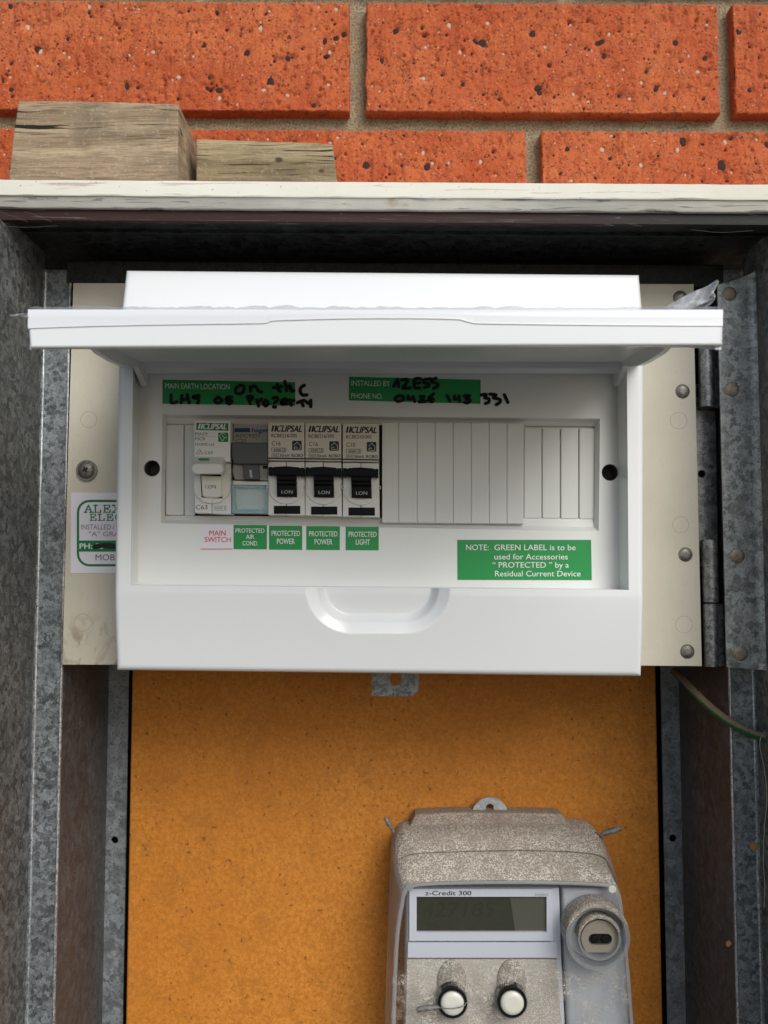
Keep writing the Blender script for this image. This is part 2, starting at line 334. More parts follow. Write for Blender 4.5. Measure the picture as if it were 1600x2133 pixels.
class MB:
    def __init__(s): s.v = []; s.f = []
    def add(s, vs, fs):
        o = len(s.v); s.v += [tuple(p) for p in vs]; s.f += [tuple(i+o for i in f) for f in fs]; return s
    def loft(s, rings, cap0=True, cap1=True, closed=True):
        n = len(rings[0]); vs = [p for r in rings for p in r]; fs = []
        for k in range(len(rings)-1):
            for i in range(n if closed else n-1):
                j = (i+1) % n; fs.append((k*n+i, k*n+j, (k+1)*n+j, (k+1)*n+i))
        if cap0: fs.append(tuple(range(n))[::-1])
        if cap1: fs.append(tuple((len(rings)-1)*n+i for i in range(n)))
        return s.add(vs, fs)
    def slab(s, xz, Y0, Y1, bev=0, seg=3, back=True):
        """solid whose front outline xz stands at Y0 and runs straight back to Y1"""
        if bev:
            rings = []
            for k in range(seg+1):
                a = math.pi/2*k/seg
                r = inset(xz, bev*(1-math.sin(a))) if k < seg else xz
                rings.append([(p[0], Y0+bev*(1-math.cos(a)), p[1]) for p in r])
            rings.append([(p[0], Y1, p[1]) for p in xz])
        else: rings = [[(p[0], Y, p[1]) for p in xz] for Y in (Y0, Y1)]
        return s.loft(rings, True, back)
    def px(s, pts, Y0, Y1, bev=0, seg=3):
        return s.slab([(P(x, y, Y0)[0], P(x, y, Y0)[2]) for x, y in pts], Y0, Y1, bev, seg)
    def rect(s, x0, y0, x1, y1, Y0, Y1, bev=0, r=0, sl=0, seg=3):
        return s.px(rr(x0, y0, x1, y1, r, sl), Y0, Y1, bev, seg)
    def plate(s, outer, holes, Y0, Y1):
        """flat plate (pixel outlines at Y0) with real holes"""
        loops = [[(P(x, y, Y0)[0], P(x, y, Y0)[2]) for x, y in l] for l in [outer]+holes]
        vs = [(p[0], Y0, p[1]) for l in loops for p in l]; vb = [(p[0], Y1, p[1]) for l in loops for p in l]
        tri = tessellate_polygon([[Vector((p[0], p[1], 0)) for p in l] for l in loops]); n = len(vs)
        fs = [tuple(t) for t in tri] + [tuple(i+n for i in t) for t in tri]; o = 0
        for l in loops:
            m = len(l); fs += [(o+i, o+(i+1) % m, n+o+(i+1) % m, n+o+i) for i in range(m)]; o += m
        return s.add(vs+vb, fs)
    def box(s, x0, x1, y0, y1, z0, z1):
        return s.add([(x, y, z) for x in (x0, x1) for y in (y0, y1) for z in (z0, z1)],
                     [(0, 1, 3, 2), (4, 6, 7, 5), (0, 4, 5, 1), (2, 3, 7, 6), (0, 2, 6, 4), (1, 5, 7, 3)])
    def dome(s, cx, cy, rpx, Y, h, n=24, m=6, flat=0.0, rim=.5):
        c = P(cx, cy, Y); e = P(cx+rpx, cy, Y); R = e[0]-c[0]; rings = []
        rings.append([(c[0]+R*math.cos(a), Y+rim, c[2]+R*math.sin(a)) for a in [2*math.pi*i/n for i in range(n)]])
        for k in range(m):
            t = math.pi/2*k/m; q = flat+(1-flat)*math.cos(t)
            rings.append([(c[0]+R*q*math.cos(a), Y-h*math.sin(t), c[2]+R*q*math.sin(a)) for a in [2*math.pi*i/n for i in range(n)]])
        return s.loft(rings)
    def disc(s, cx, cy, rpx, Y0, Y1, n=28, bev=0, ry=None):
        return s.px([(cx+rpx*math.cos(2*math.pi*i/n), cy+(ry or rpx)*math.sin(2*math.pi*i/n)) for i in range(n)], Y0, Y1, bev)
    def ring(s, cx, cy, r0, r1, Y0, Y1, n=32):
        def c(r, Y): 
            o = P(cx, cy, Y0); R = P(cx+r, cy, Y0)[0]-o[0]
            return [(o[0]+R*math.cos(2*math.pi*i/n), Y, o[2]+R*math.sin(2*math.pi*i/n)) for i in range(n)]
        a = [c(r0, Y1), c(r0, Y0), c(r1, Y0), c(r1, Y1)]
        return s.loft(a+[a[0]], False, False)
    def tube(s, pts, r, n=10, cap=True, wob=0):
        pts = [Vector(p) for p in pts]; rings = []; ref = Vector((0, 1, 0))
        for i, p in enumerate(pts):
            t = (pts[min(i+1, len(pts)-1)]-pts[max(i-1, 0)]).normalized()
            u = t.cross(ref); u = u.normalized() if u.length > 1e-6 else Vector((1, 0, 0)); w_ = t.cross(u).normalized()
            R = (r(i/(len(pts)-1)) if callable(r) else r)
            rings.append([tuple(p+(u*math.cos(a)+w_*math.sin(a))*(R*(1+wob*rng.uniform(-1, 1)))) for a in [2*math.pi*k/n for k in range(n)]])
        return s.loft(rings, cap, cap)
    def ribbon(s, pts, wpx, Y, closed=False):
        """ink stroke: flat mitred ribbon with rounded ends, pixel coordinates on plane Y"""
        if not closed and len(pts) > 1:
            a, b = pts[0], pts[1]
        n = len(pts); Lp = []; Rp = []
        for i in range(n):
            a = pts[i-1] if (i or closed) else pts[0]; c = pts[(i+1) % n] if (i < n-1 or closed) else pts[-1]; b = pts[i]
            d1 = (b[0]-a[0], b[1]-a[1]); d2 = (c[0]-b[0], c[1]-b[1])
            if not closed and i == 0: d1 = d2
            if not closed and i == n-1: d2 = d1
            l1 = math.hypot(*d1) or 1; l2 = math.hypot(*d2) or 1
            n1 = (-d1[1]/l1, d1[0]/l1); n2 = (-d2[1]/l2, d2[0]/l2); k = max(1+n1[0]*n2[0]+n1[1]*n2[1], .5)
            m = ((n1[0]+n2[0])/k, (n1[1]+n2[1])/k)
            Lp.append((b[0]+m[0]*wpx/2, b[1]+m[1]*wpx/2)); Rp.append((b[0]-m[0]*wpx/2, b[1]-m[1]*wpx/2))
        vs = [P(x, y, Y) for x, y in Lp+Rp]; fs = [(i, (i+1) % n, n+(i+1) % n, n+i) for i in range(n if closed else n-1)]
        s.add(vs, fs)
        if not closed:
            for e, q in ((pts[0], pts[1]), (pts[-1], pts[-2])):
                an = math.atan2(e[1]-q[1], e[0]-q[0])
                s.add([P(e[0]+wpx/2*math.cos(an+t), e[1]+wpx/2*math.sin(an+t), Y) for t in [math.pi*(k/6-.5) for k in range(7)]], [tuple(range(7))])
        return s
    def text(s, body, x, y, h, w=None, Y=430, bold=0, shear=0, sl=0, center=False, track=1):
        """printed words: cap height h px, baseline at (x, y) px, stretched to w px"""
        vs, fs, tw = glyphs(body, 0, shear, track); k = h/CAP; kx = (w/tw) if w else k*.95
        if bold:
            e = bold*1.8*k
            for q in (1, 2): s.add([P(x-(tw*kx/2 if center else 0)+a*kx+e*(1.5-q)*2*.5, y-b*k+sl*(a*kx)+(q-1.5)*e*.5, Y-.004*q) for a, b in vs], fs)
        x0 = x-(tw*kx/2 if center else 0)
        return s.add([P(x0+a*kx, y-b*k+sl*(a*kx), Y) for a, b in vs], fs)
    def build(s, name, mat, parent=None, label=None, smooth=40, kind=None, cat=None, base=None, group=None):
        me = bpy.data.meshes.new(name)
        if parent is not None: b = wloc(parent)
        elif base is not None: b = Vector(base)*MM
        else:
            xs, ys, zs = zip(*s.v); b = Vector(((min(xs)+max(xs))/2, (min(ys)+max(ys))/2, min(zs)))*MM
        me.from_pydata([(p[0]*MM-b.x, p[1]*MM-b.y, p[2]*MM-b.z) for p in s.v], [], s.f); me.update()
        me.materials.append(M[mat] if isinstance(mat, str) else mat)
        o = bpy.data.objects.new(name, me); SC.collection.objects.link(o)
        if parent is not None: o.parent = parent
        else: o.location = b
        import bmesh
        bm = bmesh.new(); bm.from_mesh(me); bmesh.ops.recalc_face_normals(bm, faces=bm.faces); bm.to_mesh(me); bm.free()
        if smooth:
            me.polygons.foreach_set('use_smooth', [True]*len(me.polygons)); me.set_sharp_from_angle(angle=math.radians(smooth))
        if smooth:
            wm_ = o.modifiers.new('weighted', 'WEIGHTED_NORMAL'); wm_.keep_sharp = True
        if label: o['label'] = label
        if kind: o['kind'] = kind
        if cat: o['category'] = cat
        if group: o['group'] = group
        return o

def rr(x0, y0, x1, y1, r=0, sl=0, n=5):
    """rounded rectangle in pixels; sl tilts it"""
    if not r: pts = [(x0, y0), (x1, y0), (x1, y1), (x0, y1)]
    else:
        pts = []
        for cx, cy, a0 in ((x1-r, y0+r, -90), (x1-r, y1-r, 0), (x0+r, y1-r, 90), (x0+r, y0+r, 180)):
            for k in range(n+1):
                a = math.radians(a0+90*k/n); pts.append((cx+r*math.cos(a), cy+r*math.sin(a)))
    return [(x, y+sl*(x-x0)) for x, y in pts]
def circ(cx, cy, r, n=24, ry=None): return [(cx+r*math.cos(2*math.pi*i/n), cy+(ry or r)*math.sin(2*math.pi*i/n)) for i in range(n)]

_g = {}
def glyphs(body, bold=0, shear=0, track=1):
    key = (body, bold, shear, track)
    if key not in _g:
        cu = bpy.data.curves.new('glyphs', 'FONT'); cu.body = body; cu.size = 1; cu.offset = bold; cu.shear = shear
        cu.resolution_u = 3; cu.fill_mode = 'BOTH'; cu.space_character = track
        ob = bpy.data.objects.new('glyphs', cu); SC.collection.objects.link(ob)
        dg = bpy.context.evaluated_depsgraph_get(); me = bpy.data.meshes.new_from_object(ob.evaluated_get(dg))
        vs = [(v.co.x, v.co.y) for v in me.vertices]; fs = [tuple(p.vertices) for p in me.polygons]
        bpy.data.objects.remove(ob); bpy.data.curves.remove(cu); bpy.data.meshes.remove(me)
        mx = min((v[0] for v in vs), default=0); vs = [(a-mx, b) for a, b in vs]
        _g[key] = (vs, fs, max((v[0] for v in vs), default=1))
    return _g[key]
CAP = 1; CAP = max(v[1] for v in glyphs('H')[0])

def spline(pts, k=8):
    out = []; n = len(pts)
    for i in range(n-1):
        p0, p1, p2, p3 = pts[max(i-1, 0)], pts[i], pts[i+1], pts[min(i+2, n-1)]
        for j in range(k):
            t = j/k
            out.append(tuple(.5*(2*p1[d]+(p2[d]-p0[d])*t+(2*p0[d]-5*p1[d]+4*p2[d]-p3[d])*t*t+(3*p1[d]-p0[d]-3*p2[d]+p3[d])*t**3) for d in range(len(p1))))
    return out+[tuple(pts[-1])]

# ================================================================== ground and wall
g = MB(); g.add([(-6000, 575, -1350), (6000, 575, -1350), (6000, -9000, -1350), (-6000, -9000, -1350)], [(0, 1, 2, 3)])  # unseen ground, added for the light it bounces up
g.build('ground', 'ground', kind='structure', smooth=0)

BY = 576.0
wall = root('brick_wall', (0, BY, -100), 'orange red brick wall with sandy mortar behind the meter box', 'wall')
def vnoise(nx, nz, sx, sz, rs, L_, H_):
    gx = int(L_/sx)+3; gz = int(H_/sz)+3; G = rs.uniform(-1, 1, (gz, gx))
    x = np.linspace(0, L_/sx, nx); z = np.linspace(0, H_/sz, nz); xi = x.astype(int); zi = z.astype(int)
    fx = x-xi; fz = z-zi; fx = fx*fx*(3-2*fx); fz = (fz*fz*(3-2*fz))[:, None]
    a = G[zi][:, xi]; b = G[zi][:, xi+1]; c = G[zi+1][:, xi]; d = G[zi+1][:, xi+1]
    return (a*(1-fx)+b*fx)*(1-fz)+(c*(1-fx)+d*fx)*fz
def brick(x0, z0, L_, H_, seed, res=.66, detail=True, tilt=0.0):
    rs = np.random.RandomState(seed); nx = int(L_/res)+1; nz = int(H_/res)+1
    X, Z = np.meshgrid(np.linspace(0, L_, nx), np.linspace(0, H_, nz))
    D = .45*vnoise(nx, nz, 30, 20, rs, L_, H_)+.28*vnoise(nx, nz, 6, 7, rs, L_, H_)+.20*vnoise(nx, nz, 2, 3, rs, L_, H_)+.16*vnoise(nx, nz, 1, 1.2, rs, L_, H_)
    stones = []
    if detail:
        area = L_*H_/17500
        for _ in range(int(260*area)):                     # small pits
            px, pz = rs.uniform(2, L_-2), rs.uniform(2, H_-2); r = rs.uniform(.5, 1.5); dp = rs.uniform(.5, 1.9)
            q = ((X-px)/r)**2+((Z-pz)/(r*rs.uniform(.7, 1.6)))**2; D += dp*np.exp(-q*1.3)
        for _ in range(int(60*area)):                      # drag marks below stones
            px, pz = rs.uniform(3, L_-3), rs.uniform(8, H_-3); r = rs.uniform(.6, 1.7); ln = rs.uniform(4, 15)
            t = np.clip((pz-Z)/ln, 0, 1); q = ((X-px)/r)**2; D += rs.uniform(.25, .7)*np.exp(-q*1.4)*(t > 0)*(1-t)*(Z <= pz)
        for _ in range(int(120*area)):
            px, pz = rs.uniform(3, L_-3), rs.uniform(3, H_-3); r = rs.gamma(1.8, .62)+.35; r = min(r, 3.8); big = r > 1.1
            q = ((X-px)/(r*1.35))**2+((Z-pz)/(r*1.35))**2; D += (1.5 if big else .5)*np.exp(-q*1.4)
            stones.append((px, pz, r, rs.rand() < .62))
    rim = .8+.6*vnoise(nx, nz, 9, 9, rs, L_, H_)
    d = np.minimum(np.minimum(X, L_-X), np.minimum(Z, H_-Z)); t = np.clip(1-d/np.maximum(rim, .6), 0, 1)
    Yd = D+1.1*(1-np.sqrt(np.clip(1-t*t, 0, 1)))*(1+.4*vnoise(nx, nz, 5, 5, rs, L_, H_))
    edge = np.clip(1-d/6, 0, 1); Xw = X+.45*edge*vnoise(nx, nz, 14, 10, rs, L_, H_)+.25*edge*vnoise(nx, nz, 3, 3, rs, L_, H_)
    Zw = Z+.4*edge*vnoise(nx, nz, 16, 10, rs, L_, H_)+.3*edge*vnoise(nx, nz, 3, 3, rs, L_, H_)
    vs = np.stack([(x0+Xw).ravel(), (BY+Yd).ravel(), (z0+Zw+(x0+X)*tilt).ravel()], 1)
    idx = np.arange(nx*nz).reshape(nz, nx)
    fs = np.stack([idx[:-1, :-1], idx[:-1, 1:], idx[1:, 1:], idx[1:, :-1]], -1).reshape(-1, 4).tolist()
    ring = list(idx[0, :])+list(idx[1:, -1])+list(idx[-1, -2::-1])+list(idx[-2:0, 0])
    n0 = len(vs); back = vs[ring].copy(); back[:, 1] = BY+40
    m = len(ring); fs += [(ring[i], ring[(i+1) % m], n0+(i+1) % m, n0+i) for i in range(m)]
    mb = MB(); mb.v = [tuple(p) for p in np.vstack([vs, back]).tolist()]; mb.f = [tuple(int(i) for i in f) for f in fs]
    b = mb.build('brick', 'brick', wall, smooth=60)
    if stones:
        for dk, mt in ((True, 'stone_dark'), (False, 'stone_light')):
            q = MB()
            for px, pz, r, isdark in stones:
                if isdark != dk: continue
                if not dk: r = min(r*.9, 1.7)
                i = min(int(px/res), nx-1); j = min(int(pz/res), nz-1); y = BY+Yd[j, i]
                rings = []; ph = rs.uniform(0, 6); el = rs.uniform(.6, 1.7); n = 6
                jit = rs.uniform(.55, 1.25, n)
                for kk, (rr_, hh) in enumerate(((1.0, .5), (.95, -.05), (.55, -.38))):
                    rings.append([(x0+px+r*rr_*jit[a]*math.cos(ph+6.283*a/n)*rs.uniform(.94, 1.06), y-.15+hh*min(r, 1.4)*1.0, z0+(x0+px)*tilt+pz+r*el*rr_*jit[a]*math.sin(ph+6.283*a/n)) for a in range(n)])
                q.loft(rings)
            if q.v: q.build('embedded_stones', mt, b, 'dark ironstone chips set in the brick face' if dk else 'pale grit set in the brick face', smooth=25, kind='stuff')
tl = math.tan(math.radians(-.3)); 
zA0 = P(760, 233, BY)[2]; zA1 = P(760, 4, BY)[2]; zB1 = P(1000, 271, BY)[2]-(P(1000, 0, BY)[0])*tl
HH = zA1-zA0; pitch = 86.0
xa = [P(p, 130, BY)[0] for p in (-40, 728, 763, 1498, 1530, 2262)]
xb = [P(p, 320, BY)[0] for p in (-390, 335, 367, 1096, 1128, 1860)]
z0a = zA0-P(760, 0, BY)[0]*tl
brick(xa[1]-229, z0a, 229, HH, 11, tilt=tl); brick(xa[2], z0a, xa[3]-xa[2], HH, 12, tilt=tl); brick(xa[4], z0a, 229, HH, 13, tilt=tl)
brick(xa[1]-229-240, z0a, 229, HH, 14, 4, False, tl)
for k, (a, b) in enumerate(((xb[1]-229, xb[1]), (xb[2], xb[3]), (xb[4], xb[5]))): brick(a, zB1-76, b-a, 76, 20+k, tilt=tl)
for k in range(-1, 3): brick(-352+k*240, z0a+HH+12.5, 229, 76, 30+k, 2.2, k in (0, 1, 2), tl)
mo = MB(); nx, nz = 420, 90; xs = np.linspace(-420, 420, nx); zs = np.linspace(z0a-110, z0a+180, nz)
vs = [(x, BY+9.5+.9*noise.noise((x*.12, 0, z*.12))+.5*noise.noise((x*.5, 3, z*.5)), z) for z in zs for x in xs]
mo.v = vs; mo.f = [(j*nx+i, j*nx+i+1, (j+1)*nx+i+1, (j+1)*nx+i) for j in range(nz-1) for i in range(nx-1)]
mo.build('mortar', 'mortar', wall)
# plain masonry behind the cabinet, down to the ground
MB().box(-420, 420, BY+2, BY+60, -1350, z0a-105).build('lower_wall', 'mortar', wall, smooth=0)

# ================================================================== timber on top of the box
def timber(name, front, Yf, Yb, mat, label, cat, depthdir=0):
    """front: pixel outline at Yf; body runs back to Yb; worn edges"""
    mb = MB(); xz = [(P(x, y, Yf)[0], P(x, y, Yf)[2]) for x, y in front]
    # subdivide outline for wear
    out = []
    for i, p in enumerate(xz):
        q = xz[(i+1) % len(xz)]; n = max(2, int(math.hypot(q[0]-p[0], q[1]-p[1])/2.2))
        for k in range(n): out.append((p[0]+(q[0]-p[0])*k/n, p[1]+(q[1]-p[1])*k/n))
    out = [(x+.28*noise.noise((x*.25, z*.25, Yf)), z+.28*noise.noise((z*.25, x*.25, Yf+9))) for x, z in out]
    mb.slab(out, Yf, Yb, .9, 3)
    return mb.build(name, mat, None, label, 50, cat=cat)
timber('timber_block', [(38, 210), (120, 210), (250, 212), (372, 217), (370, 330), (371, 372), (368, 600), (5, 595), (18, 372), (26, 290)], 520, 574, 'wood_a',
       'larger square cut weathered timber block at the left end of the white plank', 'timber block')
timber('timber_block', [(409, 289), (560, 294), (660, 297), (693, 301), (697, 340), (703, 380), (705, 590), (405, 585)], 545, 572, 'wood_b',
       'smaller lower weathered timber block beside the big one against the bricks', 'timber block')

PY = 405.0
pk = root('painted_plank', (0, PY, P(800, 436, PY)[2]), 'long white painted weathered plank lying along the top of the steel box', 'plank')
zt = P(800, 378, PY)[2]; zm = P(800, 411, PY)[2]; zb = P(800, 436, PY+2.5)[2]; sl = -math.tan(math.radians(.38))
def strip3(prof, mat, name, nx=120, par=None, lab=None, wob=.12, x0=-300, x1=300):
    mb = MB(); rings = []
    for i in range(nx+1):
        x = x0+(x1-x0)*i/nx
        rings.append([(x, y+wob*noise.noise((x*.08, k, 1)), z+sl*x+wob*1.6*noise.noise((x*.06, k, 5))) for k, (y, z) in enumerate(prof)])
    mb.loft(rings); return mb.build(name, mat, par, lab, 35)
strip3([(PY, zt-.6), (PY+.8, zt), (574, zt), (574, zm), (PY+.4, zm), (PY, zm+.6)], 'paint', 'painted_face', par=pk, lab='cream painted upper face of the plank')
strip3([(PY+.9, zm-.15), (PY+1.3, zm-.6), (PY+2.6, zb+.5), (PY+3.2, zb), (560, zb), (560, zm-.15)], 'paint_edge', 'weathered_edge', par=pk, lab='grey lower edge with peeling paint')

# ================================================================== steel cabinet
FY = 460.0
LX = P(70, 1450, FY)[0]; RX = P(1573, 1450, FY)[0]                     # inner faces of the cabinet sides
LI = P(129, 1450, FY)[0]; RI = P(1519, 1450, FY)[0]                    # inner edges of the front facing flanges
SY = 538.0
ZB = -330.0; ZS = zb-1.4; YF = 384.0
cab = root('meter_box', (0, FY, ZB), 'open galvanised steel meter box recessing the switchboard and the meter board', 'meter box')
ZL = P(800, 463, 410)[2]
strip3([(410, P(800, 438, 410)[2]), (411, zb-.15), (413, zb-.15), (413, ZL), (410, ZL)], 'lip', 'front_lip', par=cab, lab='brown enamelled front lip with scratches', wob=.05, x0=-186, x1=194)
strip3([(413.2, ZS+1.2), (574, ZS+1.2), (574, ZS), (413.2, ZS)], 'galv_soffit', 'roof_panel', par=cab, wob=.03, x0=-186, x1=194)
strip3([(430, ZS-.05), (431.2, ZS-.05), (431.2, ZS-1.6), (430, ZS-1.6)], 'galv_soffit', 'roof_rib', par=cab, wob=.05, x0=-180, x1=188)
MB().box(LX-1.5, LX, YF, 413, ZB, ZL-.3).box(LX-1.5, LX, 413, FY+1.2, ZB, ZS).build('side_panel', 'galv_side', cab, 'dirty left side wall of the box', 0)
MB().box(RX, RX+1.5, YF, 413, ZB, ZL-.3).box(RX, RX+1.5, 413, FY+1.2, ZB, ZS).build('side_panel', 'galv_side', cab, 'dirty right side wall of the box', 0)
def bent(prof, z0, z1, mat, name, lab=None, nz=70, wob=.12):
    mb = MB(); rings = []
    for i in range(nz+1):
        z = z0+(z1-z0)*i/nz
        rings.append([(x+wob*noise.noise((k, z*.05, 2)), y+wob*noise.noise((k, z*.05, 8)), z) for k, (x, y) in enumerate(prof)])
    mb.loft(rings); return mb.build(name, mat, cab, lab, 45)
r_ = 1.2
bent([(LX+.02, FY-1.4), (LX+.5, FY-.4), (LX+1.4, FY), (LI-1.4, FY), (LI-.4, FY+.4), (LI, FY+1.4), (LI-1.0, FY+1.6), (LI-1.6, FY+1.2), (LX+.02, FY+1.2)], ZB, ZS-9, 'galv_flange', 'flange', 'left front facing flange with bright folded edges')
bent([(RX-.02, FY-1.4), (RX-.5, FY-.4), (RX-1.4, FY), (RI+1.4, FY), (RI+.4, FY+.4), (RI, FY+1.4), (RI+1.0, FY+1.6), (RI+1.6, FY+1.2), (RX-.02, FY+1.2)], ZB, ZS-9, 'galv_flange', 'flange', 'right front facing flange below the hinge')
for X_, q_ in ((LX+.9, 1), (LI-.5, 1), (RX-.9, 1), (RI+.5, 1)):
    MB().tube([(X_+.1*noise.noise((k*.3, X_, 0)), FY-.05, ZB+(ZS-10-ZB)*k/60) for k in range(61)], .75, 8, True, .10).build('folded_edge', 'edge_steel', cab, 'bright worn folded edge of the flange')
zf = P(800, 549, FY-1)[2]
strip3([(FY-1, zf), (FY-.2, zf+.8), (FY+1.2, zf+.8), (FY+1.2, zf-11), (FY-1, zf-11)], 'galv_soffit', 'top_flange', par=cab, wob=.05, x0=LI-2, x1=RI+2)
for xx, nm in ((LI, 'left'), (RI, 'right')):
    s_ = -1 if nm == 'left' else 1
    MB().box(min(xx, xx+s_*1.2), max(xx, xx+s_*1.2), FY+1.6, SY+20, ZB, zf-1).build('channel_wall', 'galv_dark', cab, nm+' inner channel wall with shade and brown reflection painted in', 0)
SLx0 = P(225, 1450, SY)[0]; SLx1 = P(268, 1450, SY)[0]; SRx0 = P(1377, 1450, SY)[0]; SRx1 = P(1424, 1450, SY)[0]
def px_of(X, Z, Y):     # project back: pixel of a world point
    zc = Y*math.cos(TH)+Z*math.sin(TH); up = Z*math.cos(TH)-Y*math.sin(TH)
    return (CX+FPX*X/zc, CY-FPX*up/zc)
def holed_strip(x0, x1, hole, lab):
    out = [px_of(x0, 150, SY), px_of(x1, 150, SY), px_of(x1, ZB, SY), px_of(x0, ZB, SY)]
    MB().plate(out, [circ(*hole)], SY, SY+1.3).build('mounting_strip', 'galv_strip', cab, lab)
holed_strip(SLx0, SLx1, (239, 1750, 7.5), 'left blue grey mounting strip with one screw hole')
holed_strip(SRx0, SRx1, (1402, 1746, 7.5), 'right blue grey mounting strip with one screw hole')
MB().box(LI-.5, SLx0-.01, SY+1.5, SY+3, ZB, 150).build('channel_floor', 'galv_dark', cab, None, 0)
MB().box(SRx1+.01, RI+.5, SY+1.5, SY+3, ZB, 150).build('channel_floor', 'galv_dark', cab, None, 0)
MB().box(LX, RX, SY+19, SY+21, ZB, ZS).build('back_panel', 'dark', cab, None, 0)  # black sheet as the shade in the gaps beside the hardboard

# hardboard
HY = 531.0
b = MB(); b.slab([(P(273.5, 1450, HY)[0], 120), (P(1368, 1450, HY)[0], 120), (P(1368, 1450, HY)[0], ZB), (P(273.5, 1450, HY)[0], ZB)], HY, HY+5, 1.6, 3)
b.build('backing_board', 'mdf', None, 'orange brown oiled hardboard sheet behind the electricity meter', cat='backing board')

# ================================================================== cream hinged panel
CYp = 455.0
pan = root('hinged_panel', P(800, 1388, CYp), 'cream painted hinged panel the white switchboard is screwed to', 'panel')
MB().px([(152, 589), (1446, 591), (1447, 700), (1463, 1388), (1300, 1387), (129, 1385), (140, 980)], CYp, CYp+2.2, .5, 2).build('sheet', 'cream', pan)
def rivet(cx, cy, r, Y, mat, par, lab=None, name='rivet', h=None):
    mb = MB(); mb.dome(cx, cy, r, Y, h or r*.1, 28, 6, 0); mb.ring(cx, cy, r*.30, r*.36, Y-(h or r*.1)*.97, Y-(h or r*.1)*.8, 16)
    return mb.build(name, mat, par, lab, 60)
for cx, cy in ((1422, 815), (1428, 1155), (1432, 1357), (1417, 620)): rivet(cx, cy, 15, CYp, 'rivet', pan)
for cx, cy, r in ((185, 874, 17), (172, 1297, 18), (1414, 876, 17.5), (1418, 1093, 17), (1425, 1301, 17.5)):
    MB().ring(cx, cy, r-.45, r+.45, CYp-.05, CYp+.5).build('pressed_ring', 'ring_line', pan, smooth=30)  # ring outline in a darker cream tone
scw = MB(); scw.ring(180, 980, 14, 22, CYp-1.0, CYp+.4, 36); scw.dome(180, 980, 18, CYp-.6, 2.0, 32, 7)
sc_ = scw.build('screw', 'rivet', pan, 'dark round head screw with a cross recess', 50)
xc = P(177, 978, CYp-2.9); q = MB()
for a in (.5, .5+math.pi/2):
    q.slab([(xc[0]+1.5*math.cos(a+t)*k, xc[2]+1.5*math.sin(a+t)*k) for t, k in ((-.25, 1), (.25, 1), (math.pi-.25, 1), (math.pi+.25, 1))], CYp-2.75-(a > 1)*.03, CYp-2)
q.build('cross_recess', 'dark', sc_, smooth=0)
# contractor sticker
st = MB().px([(148, 1026), (300, 1027), (300, 1193), (147, 1194)], CYp-.25, CYp-.02); st = st.build('sticker', 'label_white', pan, 'white contractor sticker with a green rounded border', 0)
t = MB(); Ys = CYp-.30
t.loft([[P(x, y, Ys) for x, y in rr(160, 1041, 330, 1180, 26)], [P(x, y, Ys) for x, y in rr(165, 1046, 325, 1175, 21)]], False, False)
t.add([P(x, y, Ys-.05) for x, y in ((163, 1126), (300, 1126), (300, 1149), (163, 1149))], [(0, 1, 2, 3)])
def serif(mb, s, x, y, h, adv, Y):
    """slab-serif capitals out of strokes (unit box 0..1)"""
    G = {'A': [[(0.1, 0), (.5, 1)], [(.5, 1), (.9, 0)], [(.27, .36), (.73, .36)], [(-.02, 0), (.28, 0)], [(.68, 0), (1.04, 0)]],
         'L': [[(.2, 0), (.2, 1)], [(.0, 1), (.42, 1)], [(.0, 0), (.85, 0)], [(.85, 0), (.85, .3)]],
         'E': [[(.2, 0), (.2, 1)], [(.0, 1), (.82, 1)], [(.82, 1), (.82, .74)], [(.2, .52), (.6, .52)], [(.6, .36), (.6, .68)], [(.0, 0), (.88, 0)], [(.88, 0), (.88, .28)]],
         'X': [[(.08, 0), (.9, 1)], [(.08, 1), (.92, 0)], [(-.02, 0), (.28, 0)], [(.7, 0), (1.04, 0)], [(-.02, 1), (.28, 1)], [(.7, 1), (1.0, 1)]],
         'C': [[(.9, .75), (.78, .95), (.5, 1.0), (.2, .85), (.08, .5), (.2, .15), (.5, 0), (.8, .08), (.92, .28)], [(.9, .7), (.9, 1)]]}
    k = 0
    for i, ch in enumerate(s):
        for stq in G[ch]:
            thick = .20 if abs(stq[0][0]-stq[-1][0]) < .45 or len(stq) > 2 else .13
            k += 1; mb.ribbon([(x+i*adv+u*adv*.84, y-v*h) for u, v in stq], h*thick, Y-.002*k)
serif(t, 'ALEX', 176, 1067, 14.5, 19.5, Ys); serif(t, 'ELEC', 187, 1084, 13, 17.5, Ys)
t.build('lettering', 'ink_green', st, smooth=0)
t = MB()
t.text('INSTALLED / SERVICED', 169, 1103, 10.5, 128, Ys-.02); t.text('"A" GRADE', 185, 1117, 9.5, 86, Ys-.02); t.text('MOBILE', 199, 1167, 12, 64, Ys-.02, bold=.012)
t.build('lettering', 'ink_grey', st, smooth=0)
MB().text('PH: 95', 166, 1143, 11, 50, Ys-.1, bold=.03).build('lettering', 'ink_white', st, smooth=0)
MB().ribbon(spline([(198, 1139), (208, 1137), (222, 1136), (236, 1137)], 3), 10, Ys-.16).ribbon([(200, 1137), (240, 1141)], 6, Ys-.18).build('marker_scribble', 'marker', st, smooth=0)

